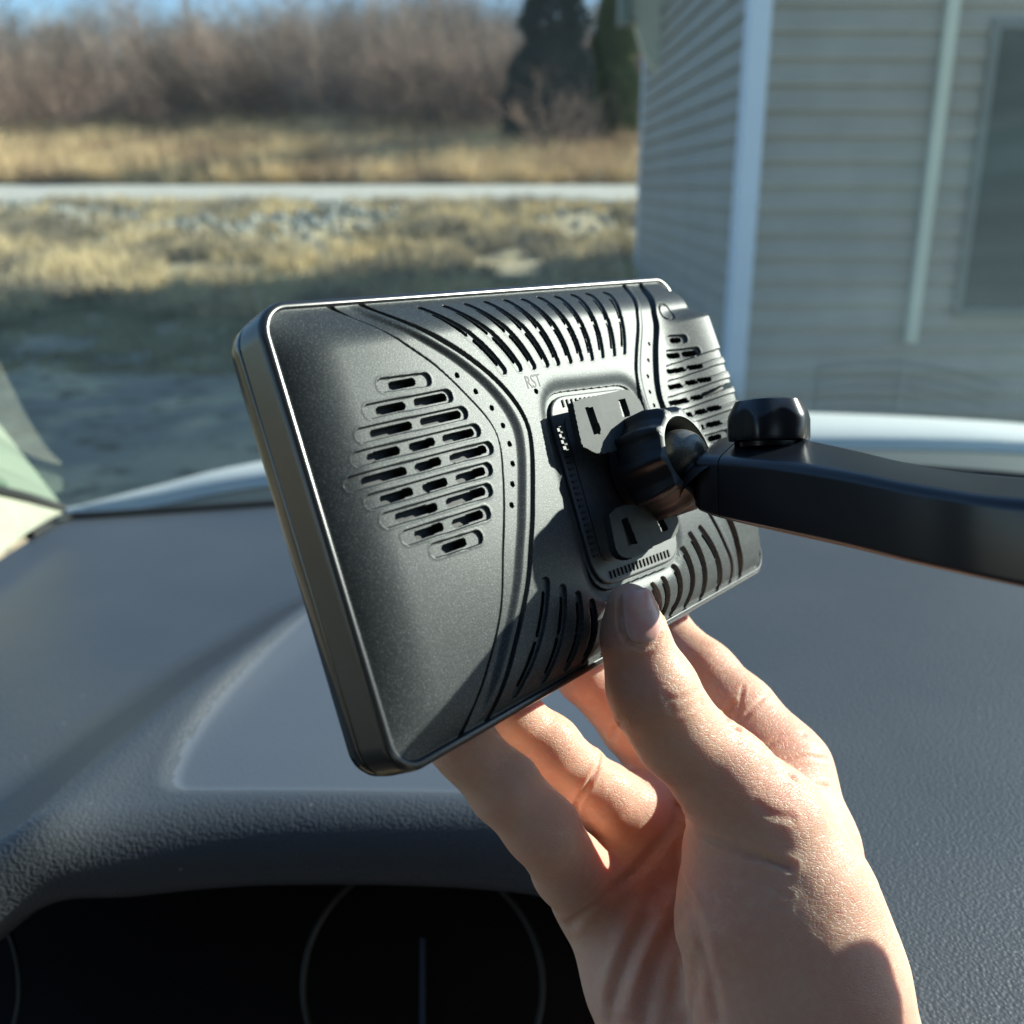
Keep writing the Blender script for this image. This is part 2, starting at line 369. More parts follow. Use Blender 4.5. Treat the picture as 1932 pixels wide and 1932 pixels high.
v, f = join([box(X0 + .005, 7.4, Y0 + .02, Y1 - .01, -1.2, ZT)]); mk('wall_core', v, f, mat('sheathing', (.2, .2, .18), .8), house)
trim = mat('pale_blue_white_trim', (.55, .66, .78), .5, 0, .3)
v, f = join([box(X0 - .045, X0 + .055, Y0 - .028, Y0 - .0, -1.1, ZT), box(X0 - .050, X0 - .020, Y0 - .026, Y0 + .10, -1.1, ZT)]); o = mk('corner_post', v, f, trim, house); bevel(o, .006)
v, f = join([box(X0 - .03, X0 + .05, Y1 - .06, Y1 + .03, .05, ZT)]); o = mk('corner_post', v, f, trim, house)
v, f = join([box(2.06, 2.12, Y0 - .085, Y0 - .035, .62, ZT)]); o = mk('reflection_strip', v, f, mat('pale_reflection_strip', (.52, .58, .50), .5), house); bevel(o, .012)  # solid pale strip painted in place of a reflection in the windscreen
wn = mk('window', *join([box(2.34, 3.6, Y0 - .035, Y0 - .02, .80, 2.12)]), mat('dark_window_glass', (.012, .028, .032), .5, 0, .1), house)
v, f = join([box(2.30, 2.34, Y0 - .05, Y0 - .018, .76, 2.16), box(2.34, 3.6, Y0 - .05, Y0 - .018, 2.12, 2.16), box(2.34, 3.6, Y0 - .06, Y0 - .018, .76, .80)])
mk('frame', v, f, mat('window_frame_grey', (.10, .13, .13), .5), wn)
# eave return at the far end of the side wall, and the roof
ev = mat('eave_trim_cream', (.50, .50, .40), .6)
def prism(poly_xz, y0, y1):
    n = len(poly_xz); V = [(x, y0, z) for x, z in poly_xz] + [(x, y1, z) for x, z in poly_xz]
    return V, [tuple(range(n))[::-1], tuple(range(n, 2 * n))] + [(i, (i + 1) % n, n + (i + 1) % n, n + i) for i in range(n)]
v, f = prism([(.93, 2.75), (1.05, 2.42), (1.188, 2.25), (1.188, 3.6), (.93, 3.6)], 8.6, 8.75); o = mk('eave_return', v, f, ev, house)
v, f = join([box(.85, .93, 8.55, 8.8, 2.62, 3.6)]); mk('fascia', v, f, mat('fascia_grey_green', (.16, .20, .17), .6), house)
rf = mat('brown_shingles', (.10, .085, .07), .9)
ridge = 5.4
v, f = join([([(X0 - .35, Y0 - .35, ZT), (7.7, Y0 - .35, ZT), (7.7, Y1 + 3.4, ZT), (X0 - .35, Y1 + .35, ZT), (X0 + .9, (Y0 + Y1) / 2, ridge), (7.7, (Y0 + Y1) / 2 + 1.8, ridge)],
              [(0, 1, 2, 3), (0, 4, 5, 1), (3, 2, 5, 4), (0, 3, 4), (1, 5, 2)])]); mk('roof', v, f, rf, house)  # far eave slanted out of view, shaped to tilt the house's ground shadow

def grow(k):
    for o_ in [house] + list(house.children_recursive):
        if o_.type == 'MESH':
            n_ = len(o_.data.vertices); co = np.empty(n_ * 3, np.float32); o_.data.vertices.foreach_get('co', co)
            co = co.reshape(-1, 3); co = CAM + (co - CAM) * k; o_.data.vertices.foreach_set('co', co.astype(np.float32).ravel()); o_.data.update()
            o_.matrix_parent_inverse = Matrix.Translation((-1.5, -6.3, -.22)) if o_.parent == house else Matrix.Identity(4)
    house.location = (1.5, 6.3, .22)
grow(1.27)

# ================================================================== DISPLAY
mon = thing('display_monitor', 'dark grey satin portable display seen from its vented back, held by the hand', 'display', tuple(mm2w(89, 54, 0)))
ST = .2
gx = np.arange(0, WMM + 1e-6, ST); gy = np.arange(0, HMM + 1e-6, ST)
MX, MY = np.meshgrid(gx, gy, indexing='ij'); MH = dome(MX, MY); HOLE = np.zeros(MX.shape, np.int8)
def near_poly(pts, pad, fn):
    "fn(dist, window) applied near a polyline"
    pts = np.asarray(pts, float); lo = pts.min(0) - pad; hi = pts.max(0) + pad
    i0, i1 = max(0, int(lo[0] / ST)), min(len(gx), int(hi[0] / ST) + 2); j0, j1 = max(0, int(lo[1] / ST)), min(len(gy), int(hi[1] / ST) + 2)
    if i1 <= i0 or j1 <= j0: return
    W_ = (slice(i0, i1), slice(j0, j1)); X = MX[W_]; Y = MY[W_]; D = np.full(X.shape, 1e9)
    for a, b in zip(pts[:-1], pts[1:]):
        ab = b - a; L2 = ab @ ab + 1e-12; t = np.clip(((X - a[0]) * ab[0] + (Y - a[1]) * ab[1]) / L2, 0, 1)
        D = np.minimum(D, np.hypot(X - a[0] - t * ab[0], Y - a[1] - t * ab[1]))
    fn(D, W_)
def recess(pts, r, depth, soft=.25):
    def fn(D, W_): MH[W_] -= depth * sstep(r + soft / 2, r - soft / 2, D)
    near_poly(pts, r + 1, fn)
def rim(pts, r, wd=.35, up=.12):
    near_poly(pts, r + 2, lambda D, W_: MH.__setitem__(W_, MH[W_] + up * np.exp(-((D - r - .3) / wd) ** 2)))
def hole(pts, r, depth=3.2, mark=1):
    def fn(D, W_):
        MH[W_] -= depth * (D < r); H = HOLE[W_]; H[D < r + ST * .3] = mark
    near_poly(pts, r + .5, fn)
# channels
G1 = toM([(615, 572), (747, 634), (823, 687), (879, 740), (926, 793), (945.5, 836), (952, 895), (954, 960), (952, 1041), (947, 1157), (919, 1272), (869, 1390)])
G2 = toM([(674, 567), (780, 614), (879, 670), (945.5, 726.5), (988.5, 786), (1003.4, 845.5), (1005, 961), (1001.6, 1030), (995, 1107), (972, 1216), (945, 1305.5), (919, 1362)])
G3 = toM([(1180, 530), (1199, 572.7), (1204, 617), (1201, 665), (1201, 706.6), (1211, 751), (1225, 790), (1262, 860), (1310, 925), (1350.6, 991), (1372.6, 1038), (1381, 1104)])
G4 = toM([(1211, 529), (1233.6, 572.7), (1241, 617), (1239.5, 665), (1242.5, 721.5), (1252, 763), (1272, 800), (1310, 860), (1350, 925), (1386, 998), (1398, 1045), (1402, 1096)])
def sm(G, n=80): return interp(G, n)
G1, G2, G3, G4 = sm(G1), sm(G2), sm(G3), sm(G4)
if '-dbg' in __import__('sys').argv: print(G1[::8], G2[::8], G3[::8], G4[::8])
def xat(G): o_ = np.argsort(G[:, 1]); return np.interp(MY, G[o_, 1], G[o_, 0])
xa, xb, xc, xd = xat(G1), xat(G2), xat(G3), xat(G4)
edgef = prof((MY - 2) / 6) * prof((HMM - 2 - MY) / 6)
MH -= 1.1 * sstep(xa - .3, xa + .4, MX) * sstep(xb - 2.2, xb - 5.2, MX) * edgef
MH -= 1.1 * sstep(xd + .3, xd - .4, MX) * sstep(xc + 2.0, xc + 4.4, MX) * edgef
MH -= .35 * np.exp(-((MX - xb + 2.0) / .5) ** 2) * 0
for G in (G1, G2, G3, G4): recess(G, .55, 1.3, .5)
# left vent pattern
RS = z1([(1030, 690), (1268, 658)]) , z1([(955, 838), (1392, 752)]), z1([(910, 975), (1478, 850)]), z1([(888, 1112), (1552, 950)]), z1([(852, 1254), (1625, 1050)]), z1([(965, 1355), (1620, 1170)]), z1([(1052, 1460), (1620, 1290)]), z1([(1170, 1558), (1608, 1420)]), z1([(1330, 1632), (1562, 1560)])
HS = [[(1080, 688, 1210, 664)], [(1010, 832, 1152, 802), (1225, 785, 1388, 755)], [(978, 962, 1190, 914), (1262, 896, 1470, 852)],
      [(960, 1098, 1120, 1058), (1198, 1040, 1322, 1008), (1388, 992, 1545, 955)], [(930, 1236, 1160, 1176), (1232, 1156, 1358, 1120), (1428, 1104, 1618, 1052)],
      [(1035, 1338, 1196, 1294), (1274, 1272, 1394, 1238), (1464, 1220, 1610, 1176)], [(1120, 1442, 1336, 1380), (1410, 1356, 1610, 1292)],
      [(1230, 1540, 1372, 1496), (1444, 1474, 1598, 1424)], [(1385, 1618, 1502, 1582)]]
for k, s in enumerate(RS):
    p = toM(s); recess(p, 1.7, .75, .35); rim(p, 1.7, .35, .06)
    for a, b_, c, d in HS[k]: hole(toM(z1([(a + 8, b_), (c - 8, d)])), 1.0)
# right vent pattern
RR = [[(1032, 478), (1112, 474)], [(1022, 572), (1195, 553)], [(1022, 668), (1255, 636)], [(1032, 765), (1308, 716)], [(1032, 868), (1362, 798)], [(1060, 965), (1372, 892)], [(1080, 1065), (1380, 988)], [(1110, 1150), (1390, 1075)]]
RH = [[(1050, 480, 1090, 478)], [(1015, 580, 1085, 573), (1125, 567, 1190, 560)], [(1015, 680, 1115, 664), (1155, 655, 1222, 646)], [(1025, 780, 1100, 766), (1145, 752, 1190, 744), (1220, 736, 1275, 728)],
      [(1030, 882, 1138, 860), (1180, 848, 1222, 840), (1250, 828, 1325, 812)], [(1120, 958, 1165, 950), (1208, 938, 1252, 928), (1282, 918, 1340, 906)], [(1190, 1042, 1240, 1030), (1278, 1018, 1345, 1003)], [(1200, 1130, 1250, 1118), (1290, 1105, 1350, 1090)]]
for k in range(8):
    p = toM(z2(RR[k])); recess(p, 1.45, .6, .3); rim(p, 1.45, .35, .05)
    for a, b_, c, d in RH[k]: hole(toM(z2([(a, b_), (c, d)])), .85)
# arched vents along the top and bottom
def arc3(a, b_, off, n=10):
    a = np.array(a); b_ = np.array(b_); t = np.linspace(0, 1, n)[:, None]
    return a * (1 - t) + b_ * t + np.array(off) * 4 * t * (1 - t)
TOP = [(798, 581, 952, 702), (844.6, 577.7, 982, 697), (885, 573.7, 1008, 693), (921.7, 569.4, 1033, 689), (958.7, 566, 1053.5, 686), (991.4, 564, 1077, 682), (1022, 560.8, 1098, 678), (1053.5, 558.7, 1118, 677), (1084.8, 555.7, 1138, 672), (1113, 553.4, 1160, 669), (1145.8, 551.3, 1179, 665.5)]
for k, (a, b_, c, d) in enumerate(TOP):
    q = arc3((a, b_ + 3), (c - 3, d - 4), (9, -11)); p = toM(q); recess(p, 1.2, .7, .35); rim(p, 1.2, .3, .05)
    hole(interp(p, t=np.linspace(1.2, 4.5, 8)), .45); hole(interp(p, t=np.linspace(5.4, 8.3, 8)), .45)
BOT = [(1030, 1099, 974, 1305, 14), (1062, 1113, 1028, 1278, 12), (1091, 1126, 1071, 1254, 11), (1117, 1140, 1104, 1240, 10), (1150, 1140, 1140, 1226, 9), (1180, 1132, 1175, 1208, 8), (1212, 1122, 1208, 1188, 8),
       (1233, 1108, 1234, 1172, 10), (1253, 1096, 1246, 1163, 10), (1275, 1073, 1268, 1152, 12), (1290, 1040, 1296, 1136, 14), (1303, 1012, 1325, 1120, 14), (1322, 1000, 1356, 1104, 14)]
for a, b_, c, d, o_ in BOT:
    p = toM(arc3((a, b_), (c, d), (o_, 2))); recess(p, 1.35, .9, .35)
    hole(interp(p, t=np.linspace(.8, 4.2, 8)), .45); hole(interp(p, t=np.linspace(4.9, 8.3, 8)), .45)
# pin holes, reset hole, ring mark
for q in z1([(1465, 625), (1572, 718), (1663, 812), (1727, 912), (1765, 1018), (1783, 1130), (1782, 1247), (1778, 1367)]): p = toM([q, q]); hole(p, .72, 2)
for q in z2([(913, 497), (908, 600), (905, 702), (918, 803), (945, 888)]): p = toM([q, q]); hole(p, .6, 2)
p = toM([z1([(1900, 725)])[0]] * 2); hole(p, .75, 2.5); RSTP = toM(z1([(1885, 672)]))[0]
t = np.linspace(0, 2 * math.pi, 25); c0 = toM(z2([(998, 303)]))[0]; recess(np.stack([c0[0] + 3.1 * np.cos(t), c0[1] + 3.1 * np.sin(t)], 1), .32, .5, .3)
# moat round the mounting pad
def rrect(c4, r, n=8, inset=0):
    c4 = np.asarray(c4, float); cen = c4.mean(0); out = []
    for k in range(4):
        p = c4[k]; a = c4[k - 1] - p; b_ = c4[(k + 1) % 4] - p; a /= np.linalg.norm(a); b_ /= np.linalg.norm(b_)
        for s in np.linspace(0, 1, n): out.append(p + a * r * (1 - s) ** 2 + b_ * r * s ** 2)
    out = np.array(out)
    return out
PADc = toM([(1022, 742), (1196, 722), (1294, 1056), (1128, 1122)], 8.5)
PAD = rrect(PADc, 9); PADl = np.vstack([PAD, PAD[:1]])
near_poly(PADl, 9, lambda D, W_: MH.__setitem__(W_, MH[W_] - 1.1 * np.exp(-(D / 2.4) ** 2)))
def inpoly(X, Y, poly):
    ins = np.zeros(X.shape, bool); n = len(poly)
    for i in range(n):
        x0, y0 = poly[i]; x1, y1 = poly[(i + 1) % n]
        if y0 == y1: continue
        ins ^= ((y0 > Y) != (y1 > Y)) & (X < (x1 - x0) * (Y - y0) / (y1 - y0) + x0)
    return ins
MH[inpoly(MX, MY, PAD)] = DH - 1.6
RC = 8.5
def sdrr(X, Y, inset=0.0, r=RC):
    qx = np.abs(X - WMM / 2) - (WMM / 2 - inset - r); qy = np.abs(Y - HMM / 2) - (HMM / 2 - inset - r)
    return np.hypot(np.maximum(qx, 0), np.maximum(qy, 0)) + np.minimum(np.maximum(qx, qy), 0) - r
keep = sdrr(MX, MY) < -1.7
Fq = grid_faces(len(gx), len(gy)); kv = keep.ravel(); Fq = Fq[kv[Fq].all(1)]
hv = HOLE.ravel(); fm = (hv[Fq] > 0).sum(1) >= 3
W3 = mm2w(MX, MY, MH).reshape(-1, 3)
used = np.zeros(len(W3), bool); used[Fq.ravel()] = True; remap = np.cumsum(used) - 1
o = mk('back_shell', W3[used], remap[Fq], [M['shell'], M['hole']], mon, smooth=True, mi=fm.astype(int))
o.data.set_sharp_from_angle(angle=math.radians(40))
# frame and bezel rings
def outline(r=RC, n=14):
    P_ = []; N_ = []
    for cx, cy, a0 in ((WMM - r, r, -90), (WMM - r, HMM - r, 0), (r, HMM - r, 90), (r, r, 180)):
        for a in np.radians(np.linspace(a0, a0 + 90, n)): P_.append((cx + r * math.cos(a), cy + r * math.sin(a))); N_.append((math.cos(a), math.sin(a)))
    return np.array(P_), np.array(N_)
OP, ON = outline()
def ring(name, profile, m, parent=mon, cap=None):
    V = np.stack([mm2w(OP[:, 0] + ON[:, 0] * o_, OP[:, 1] + ON[:, 1] * o_, np.full(len(OP), h)) for o_, h in profile], 1)
    Fc = [tuple(q) for q in grid_faces(len(OP), len(profile), True)]
    if cap: Fc.append(tuple(range(len(profile) - 1, len(OP) * len(profile), len(profile))))
    o = mk(name, V, Fc, m, parent, smooth=True); smooth_angle(o, 30); return o
ring('frame', [(-2.6, -.6), (-2.2, .1), (-1.75, .55), (-1.35, .62), (-.9, .5), (-.35, .1), (-.05, -.6), (0, -1.4), (.1, -8.6), (-.25, -9.1)], M['frame'])
ring('bezel', [(-.25, -9.1), (-.05, -9.5), (.0, -10), (-.25, -12.6), (-.9, -14.3), (-2.0, -15.0), (-3.2, -15.1)], M['gloss'])
ring('screen', [(-3.2, -14.9), (-3.3, -14.95)], M['screen'], cap=True)
# mounting pad: a recessed plate with ribs round its edge
def plate_mesh(poly, h0, h1):
    n = len(poly); V = [tuple(mm2w(x, y, h1)) for x, y in poly] + [tuple(mm2w(x, y, h0)) for x, y in poly]
    return V, [tuple(range(n))] + [(i, n + i, n + (i + 1) % n, (i + 1) % n) for i in range(n)]
pc = PAD.mean(0); PADi = pc + (PAD - pc) * .955
pad = mk('mounting_pad', *plate_mesh(PADi, DH - 2.5, DH - .5), M['insert'], mon); bevel(pad, .0005)
ribs = []
def rib(p, q, wd, h0, h1):
    p = np.array(p); q = np.array(q); d = q - p; L_ = np.linalg.norm(d); nn = np.array([-d[1], d[0]]) / L_ * wd / 2
    ribs.append(plate_mesh([p - nn, q - nn, q + nn, p + nn], h0, h1))
c4 = pc + (PADc - pc) * .955
def side(k, s): return c4[k] * (1 - s) + c4[(k + 1) % 4] * s
for k, n in ((0, 15), (1, 22), (2, 17), (3, 22)):
    inw = pc - side(k, .5); ed = c4[(k + 1) % 4] - c4[k]; ed /= np.linalg.norm(ed); inw = inw - ed * (inw @ ed); inw /= np.linalg.norm(inw)
    for s in np.linspace(.16, .84, n):
        a = side(k, s); rib(a + inw * 1.3, a + inw * 3.4, .55, DH - .6, DH - .12)
V_, F_ = join(ribs); mk('rib', V_, F_, M['hole'], pad)
V_, F_ = join([plate_mesh(rrect(pc + (c4 - pc) * .78, 4), DH - 1, DH - .2)]); mk('raised_plinth', V_, F_, M['insert'], pad)
# RST lettering, moulded in the back
fc = bpy.data.curves.new('lettering', 'FONT'); fc.body = 'RST'; fc.size = 5.2; fc.align_x = 'CENTER'; fc.align_y = 'CENTER'; fc.extrude = 0; fc.resolution_u = 3
fo = bpy.data.objects.new('lettering_src', fc); col.objects.link(fo); bpy.context.view_layer.update()
tm = bpy.data.meshes.new_from_object(fo); tv = np.array([v.co[:] for v in tm.vertices]); tf = [tuple(p.vertices) for p in tm.polygons]
bpy.data.objects.remove(fo)
lx = RSTP[0] + tv[:, 0] * .78; ly = RSTP[1] - tv[:, 1] * 1.0
mk('reset_lettering', mm2w(lx, ly, dome(lx, ly) + .06), tf, mat('moulded_letters', (.02, .022, .022), .6), mon)

# ================================================================== SUPPORT ARM
arm = thing('support_arm', 'black ball joint arm reaching from the right to the back of the display', 'mount arm', tuple(mm2w(105, 45, 10)))
BASE = toM([(1196, 896)], 9)[0]
def pn(x, y, h): return mm2w(x, y, h)
# flange plate with slots: built on a grid so that the slots are real openings
def flange(poly_px, slots_px, hgt, name='flange'):
    poly = toM(poly_px, hgt); s_ = [toM(q, hgt) for q in slots_px]; st = .28
    lo = poly.min(0); hi = poly.max(0); X, Y = np.meshgrid(np.arange(lo[0] - .5, hi[0] + .5, st), np.arange(lo[1] - .5, hi[1] + .5, st), indexing='ij')
    k = inpoly(X, Y, interp(np.vstack([poly, poly[:1]]), len(poly) * 6))
    for q in s_: k &= ~inpoly(X, Y, q)
    n = X.size; Fc = grid_faces(*X.shape); Fc = Fc[k.ravel()[Fc].all(1)]
    V = mm2w(X, Y, np.full(X.shape, hgt)).reshape(-1, 3)
    o = mk(name, V, Fc, M['plate'], arm); so = o.modifiers.new('thick', 'SOLIDIFY'); so.thickness = .0022; so.offset = 1 if False else -1
    return o
flange(z2([(375, 910), (400, 880), (700, 812), (770, 850), (810, 900), (850, 1050), (760, 1160), (560, 1220), (465, 1190), (430, 1160), (400, 1030)]),
       [z2([(455, 932), (500, 924), (548, 1062), (545, 1090), (508, 1098)]), z2([(665, 882), (705, 874), (738, 975), (692, 985)])], DH + 4.2)
flange(z2([(600, 1600), (700, 1540), (1000, 1560), (1045, 1660), (1020, 1740), (900, 1800), (780, 1870), (700, 1878), (645, 1820)]),
       [z2([(680, 1635), (716, 1622), (780, 1780), (726, 1796)]), z2([(890, 1598), (930, 1602), (978, 1695), (936, 1708)])], DH + 4.2)
def rev(name, profile, m, seg=72, mod=None, cx=None, parent=arm):
    "surface of revolution about the panel normal: (radius, height) in mm"
    c_ = BASE if cx is None else cx; V = []
    for i in range(seg):
        a = 2 * math.pi * i / seg
        for r_, h in profile:
            rr = r_ * (mod(a, r_, h) if mod else 1)
            V.append(rr * math.cos(a) * EX + rr * math.sin(a) * EY + h * EN)
    V = ORG + np.array(V) * .001
    o = mk(name, V, grid_faces(seg, len(profile), True), m, parent, smooth=True); smooth_angle(o, 38); return o
EN = C2W(np.array([PN]))[0] - CAM; ex = mm2w(100, 50, 0) - mm2w(90, 50, 0); EX = ex / np.linalg.norm(ex); EX -= EN * (EX @ EN); EX /= np.linalg.norm(EX); EY = np.cross(EN, EX)
ORG = mm2w(BASE[0], BASE[1], DH)
rev('socket_base', [(0.1, 1), (12.5, 1), (13.2, 2), (12.6, 6.5), (10, 9), (9, 9.5)], M['nut'])
def castle(a, r_, h):
    if r_ < 12.6: return 1
    return .955 + .13 * abs(math.cos(5 * a + .4)) ** 5
rev('clamp_nut', [(9.0, 5.2), (13.6, 5.4), (14.6, 6.2), (14.7, 13.0), (13.6, 17.5), (12.7, 18.9), (12.62, 19.3)], M['nut'], 192, castle)
rev('clamp_rim', [(12.62, 19.3), (12.2, 19.6), (10.7, 19.7), (10.3, 19.1), (9.4, 13), (6, 9), (.1, 8.5)], M['nutlip'], 192, lambda a, r_, h: castle(a, 13, h) if r_ > 12.1 else 1)
# ball
bc = ORG + EN * .0165 + EX * .0005; nb = 32; V = []
for i in range(nb * 2):
    for j in range(nb + 1):
        th = math.pi * j / nb; a = math.pi * i / nb; V.append(bc + .0074 * np.array([math.sin(th) * math.cos(a), math.sin(th) * math.sin(a), math.cos(th)]))
mk('ball', V, grid_faces(nb * 2, nb + 1, True), M['ball'], arm, smooth=True)
# arm: swept rounded box through four edge lines (front-top, front-bottom, back-top)
FT = [(1312, 862, .2640), (1355, 866, .2585), (1460, 873, .243), (1600, 894, .224), (1740, 920, .207), (1932, 945, .187), (2250, 950, .165)]
FB = [(1316, 968, .2640), (1358, 984, .2585), (1460, 1009, .243), (1600, 1040, .224), (1740, 1074, .207), (1932, 1116, .187), (2250, 1180, .165)]
BT = [(1368, 822, .2870), (1410, 814, .2815), (1500, 822, .266), (1600, 842, .248), (1740, 874, .230), (1932, 897, .208), (2250, 900, .186)]
def sweep(ft, fb, bt, n, rad=.22, k=9, endr=0):
    t = np.linspace(0, len(ft) - 1, n); a = interp(P(*np.array(ft).T), t=t); b_ = interp(P(*np.array(fb).T), t=t); c = interp(P(*np.array(bt).T), t=t)
    prof_ = []
    for cx, cy, a0 in ((1, 1, 0), (0, 1, 90), (0, 0, 180), (1, 0, 270)):
        for q in np.radians(np.linspace(a0, a0 + 90, k)):
            prof_.append((cx + (-rad if cx else rad) + rad * math.cos(q), cy + (-rad if cy else rad) + rad * math.sin(q)))
    prof_ = np.array(prof_); V = []
    for i in range(n):
        wv = c[i] - a[i]; hv_ = b_[i] - a[i]
        s = 1.0; pr = prof_
        V.append(a[i] + pr[:, :1] * wv + pr[:, 1:] * hv_)
    return np.array(V), len(prof_)
def sweep_obj(name, sub, n, m, rad, shrink0=False):
    V, kk = sweep(*sub, n, rad); 
    if shrink0:
        c = V[0].mean(0); d = V[0].mean(0) - V[1].mean(0); d /= np.linalg.norm(d)
        V = np.concatenate([[c + (V[0] - c) * .80 + d * .0022], [c + (V[0] - c) * .93 + d * .0014], V], 0)
    n2 = len(V); Fc = [tuple(q) for q in grid_faces(n2, kk)] + [tuple(((i + 1) * kk - 1, i * kk, (i + 1) * kk, (i + 2) * kk - 1)) for i in range(n2 - 1)]
    Fc += [tuple(range(kk))[::-1], tuple(range((n2 - 1) * kk, n2 * kk))]
    o = mk(name, V.reshape(-1, 3), Fc, m, arm, smooth=True); smooth_angle(o, 40); return o
def cut(L_, a, b_):
    L_ = np.array(L_); return [tuple(q) for q in interp(L_, t=np.linspace(a, b_, 4))]
sweep_obj('end_cap', [cut(L_, 0.06, .97) for L_ in (FT, FB, BT)], 8, M['arm'], .13, True)
sweep_obj('arm_body', [[tuple(q) for q in interp(np.array(L_), t=np.linspace(1.0, 6, 12))] for L_ in (FT, FB, BT)], 60, M['arm'], .13)
sweep_obj('seam', [[tuple(q) for q in interp(np.array(L_) + [[0, dv, .0004]], t=np.linspace(.9, 1.08, 4))] for L_, dv in ((FT, 2), (FB, -2), (BT, 2))], 4, M['rubber'], .13)
# elbow and post added out of the frame to cast the shadow on the wrist
SC = np.array([SUN @ AX, -(SUN @ AU), SUN @ AF])
S1 = np.cross(SC, [0, 1., 0]); S1 /= np.linalg.norm(S1); S2 = np.cross(SC, S1); S1 = S1 * np.sign(S1[2]); S2 = S2 * np.sign(S2[1])
def offp(a, b_, c): return C2W(((S1 * a + S2 * b_ + SC * c) / 1000)[None])[0]
q1 = offp(206, 163, 190); q2 = offp(200, 196, 195); q3 = offp(194, 240, 205); e2 = P(np.array(2250.), np.array(1030.), np.array(.185)); e3 = P(np.array(2560.), np.array(1650.), np.array(.20))
v, f = tubes([(q1, q2, .0165, .0165), (q2, q3, .0165, .017)], 28); mk('added_post', v, f, M['arm'], arm, smooth=True)
V = [q1 + .0168 * np.array([math.sin(math.pi * j / 20) * math.cos(math.pi * i / 20), math.sin(math.pi * j / 20) * math.sin(math.pi * i / 20), math.cos(math.pi * j / 20)]) for i in range(40) for j in range(21)]
mk('shadow_cap', V, grid_faces(40, 21, True), M['nut'], arm, smooth=True)
v, f = tubes([(e2, e3, .008, .008), (e3, q3, .008, .008)], 16); mk('added_rod', v, f, M['nut'], arm, smooth=True)  # added rod and joints tying the unseen shadow caster to the arm
for jc, jr in ((e2, .0145), (e3, .0105)):
    V = [jc + jr * np.array([math.sin(math.pi * j / 16) * math.cos(math.pi * i / 16), math.sin(math.pi * j / 16) * math.sin(math.pi * i / 16), math.cos(math.pi * j / 16)]) for i in range(32) for j in range(17)]
    mk('added_joint', V, grid_faces(32, 17, True), M['nut'], arm, smooth=True)
# neck from ball to end cap
e0 = bc; e1 = P(1330, 912, .268)
v, f = tubes([(e0 + (e1 - e0) * .25, e0 + (e1 - e0) * .6, .0042, .0048), (e0 + (e1 - e0) * .6, e1, .0048, .0085)], 24); o = mk('neck', v, f, M['nut'], arm, smooth=True)
# knob on the arm
kt = interp(P(*np.array(FT).T), t=np.array([1.05, 1.9])); kb = interp(P(*np.array(BT).T), t=np.array([1.05, 1.9])); kf = interp(P(*np.array(FB).T), t=np.array([1.05, 1.9]))
kup = (kt - kf).mean(0); kup /= np.linalg.norm(kup); kx = kt[1] - kt[0]; kx -= kup * (kx @ kup); kx /= np.linalg.norm(kx); ky = np.cross(kup, kx)
kc = P(1451, 843, .2655); 
V = []; seg = 120; KP = [(.1, 0), (.72, 0), (.74, .0012), (.97, .0016), (1.0, .0026), (1.0, .0092), (.975, .0104), (.80, .0122), (.45, .0130), (.1, .0132)]
for i in range(seg):
    a = 2 * math.pi * i / seg; lob = math.cos(6 * a)
    for r_, h in KP:
        rr = .0106 * r_ * (1 + (.065 * lob if r_ > .76 else 0)); hh = h - (.0024 * (.5 + .5 * lob) if .9 < r_ and h > .006 else 0) * 1.0
        V.append(kc + rr * (math.cos(a) * kx + math.sin(a) * ky) + hh * kup)
o = mk('knob', V, grid_faces(seg, len(KP), True), M['arm'], arm, smooth=True); smooth_angle(o, 32)

# ================================================================== CAR
car = thing('car', 'inside of the parked car: dark soft dashboard, windscreen and cream pillar trim', 'car', (0, .6, 1.13))
ZD = 1.128; HOOD = .040
def curve_xy(px, z, n=None):
    a = np.array([Pz(u, v, z)[:2] for u, v in px]); return a
BASEL = curve_xy([(0, 1040), (50, 1000), (112, 966), (200, 958), (500, 937), (966, 905), (1540, 868), (1932, 885), (2300, 935), (2600, 1000)], ZD)
RIML = curve_xy([(-500, 1790), (-300, 1700), (-100, 1615), (0, 1572), (200, 1528), (500, 1502), (900, 1508), (1100, 1545), (1400, 1700), (1700, 1960), (2000, 2260), (2600, 2900)], ZD + HOOD)
RIDGE = curve_xy([(-500, 2150), (-80, 1690), (0, 1605), (150, 1465), (300, 1340), (450, 1230), (590, 1135), (740, 1050), (966, 975), (1300, 950), (1650, 960), (2600, 1010)], ZD + HOOD)
INSL = curve_xy([(880, 1020), (740, 1055), (640, 1110), (560, 1170), (480, 1240), (400, 1320), (345, 1390), (318, 1440), (312, 1470), (325, 1484), (360, 1489), (600, 1489), (950, 1494), (1120, 1490), (1220, 1400), (1270, 1250), (1290, 1100), (1280, 1020)], ZD + HOOD)
def sdist(X, Y, L_):
    "signed distance to an open polyline (positive on its left-hand side)"
    D = np.full(X.shape, 1e9); S = np.zeros(X.shape)
    for a, b_ in zip(L_[:-1], L_[1:]):
        ab = b_ - a; t = np.clip(((X - a[0]) * ab[0] + (Y - a[1]) * ab[1]) / (ab @ ab), 0, 1)
        dx = X - a[0] - t * ab[0]; dy = Y - a[1] - t * ab[1]; d = np.hypot(dx, dy); s = ab[0] * dy - ab[1] * dx
        k = d < D - 1e-9; D = np.where(k, d, D); S = np.where(k, s, S)
    return D * np.sign(S)
RIDs = interp(RIDGE, 90); INSs = interp(INSL, 120)
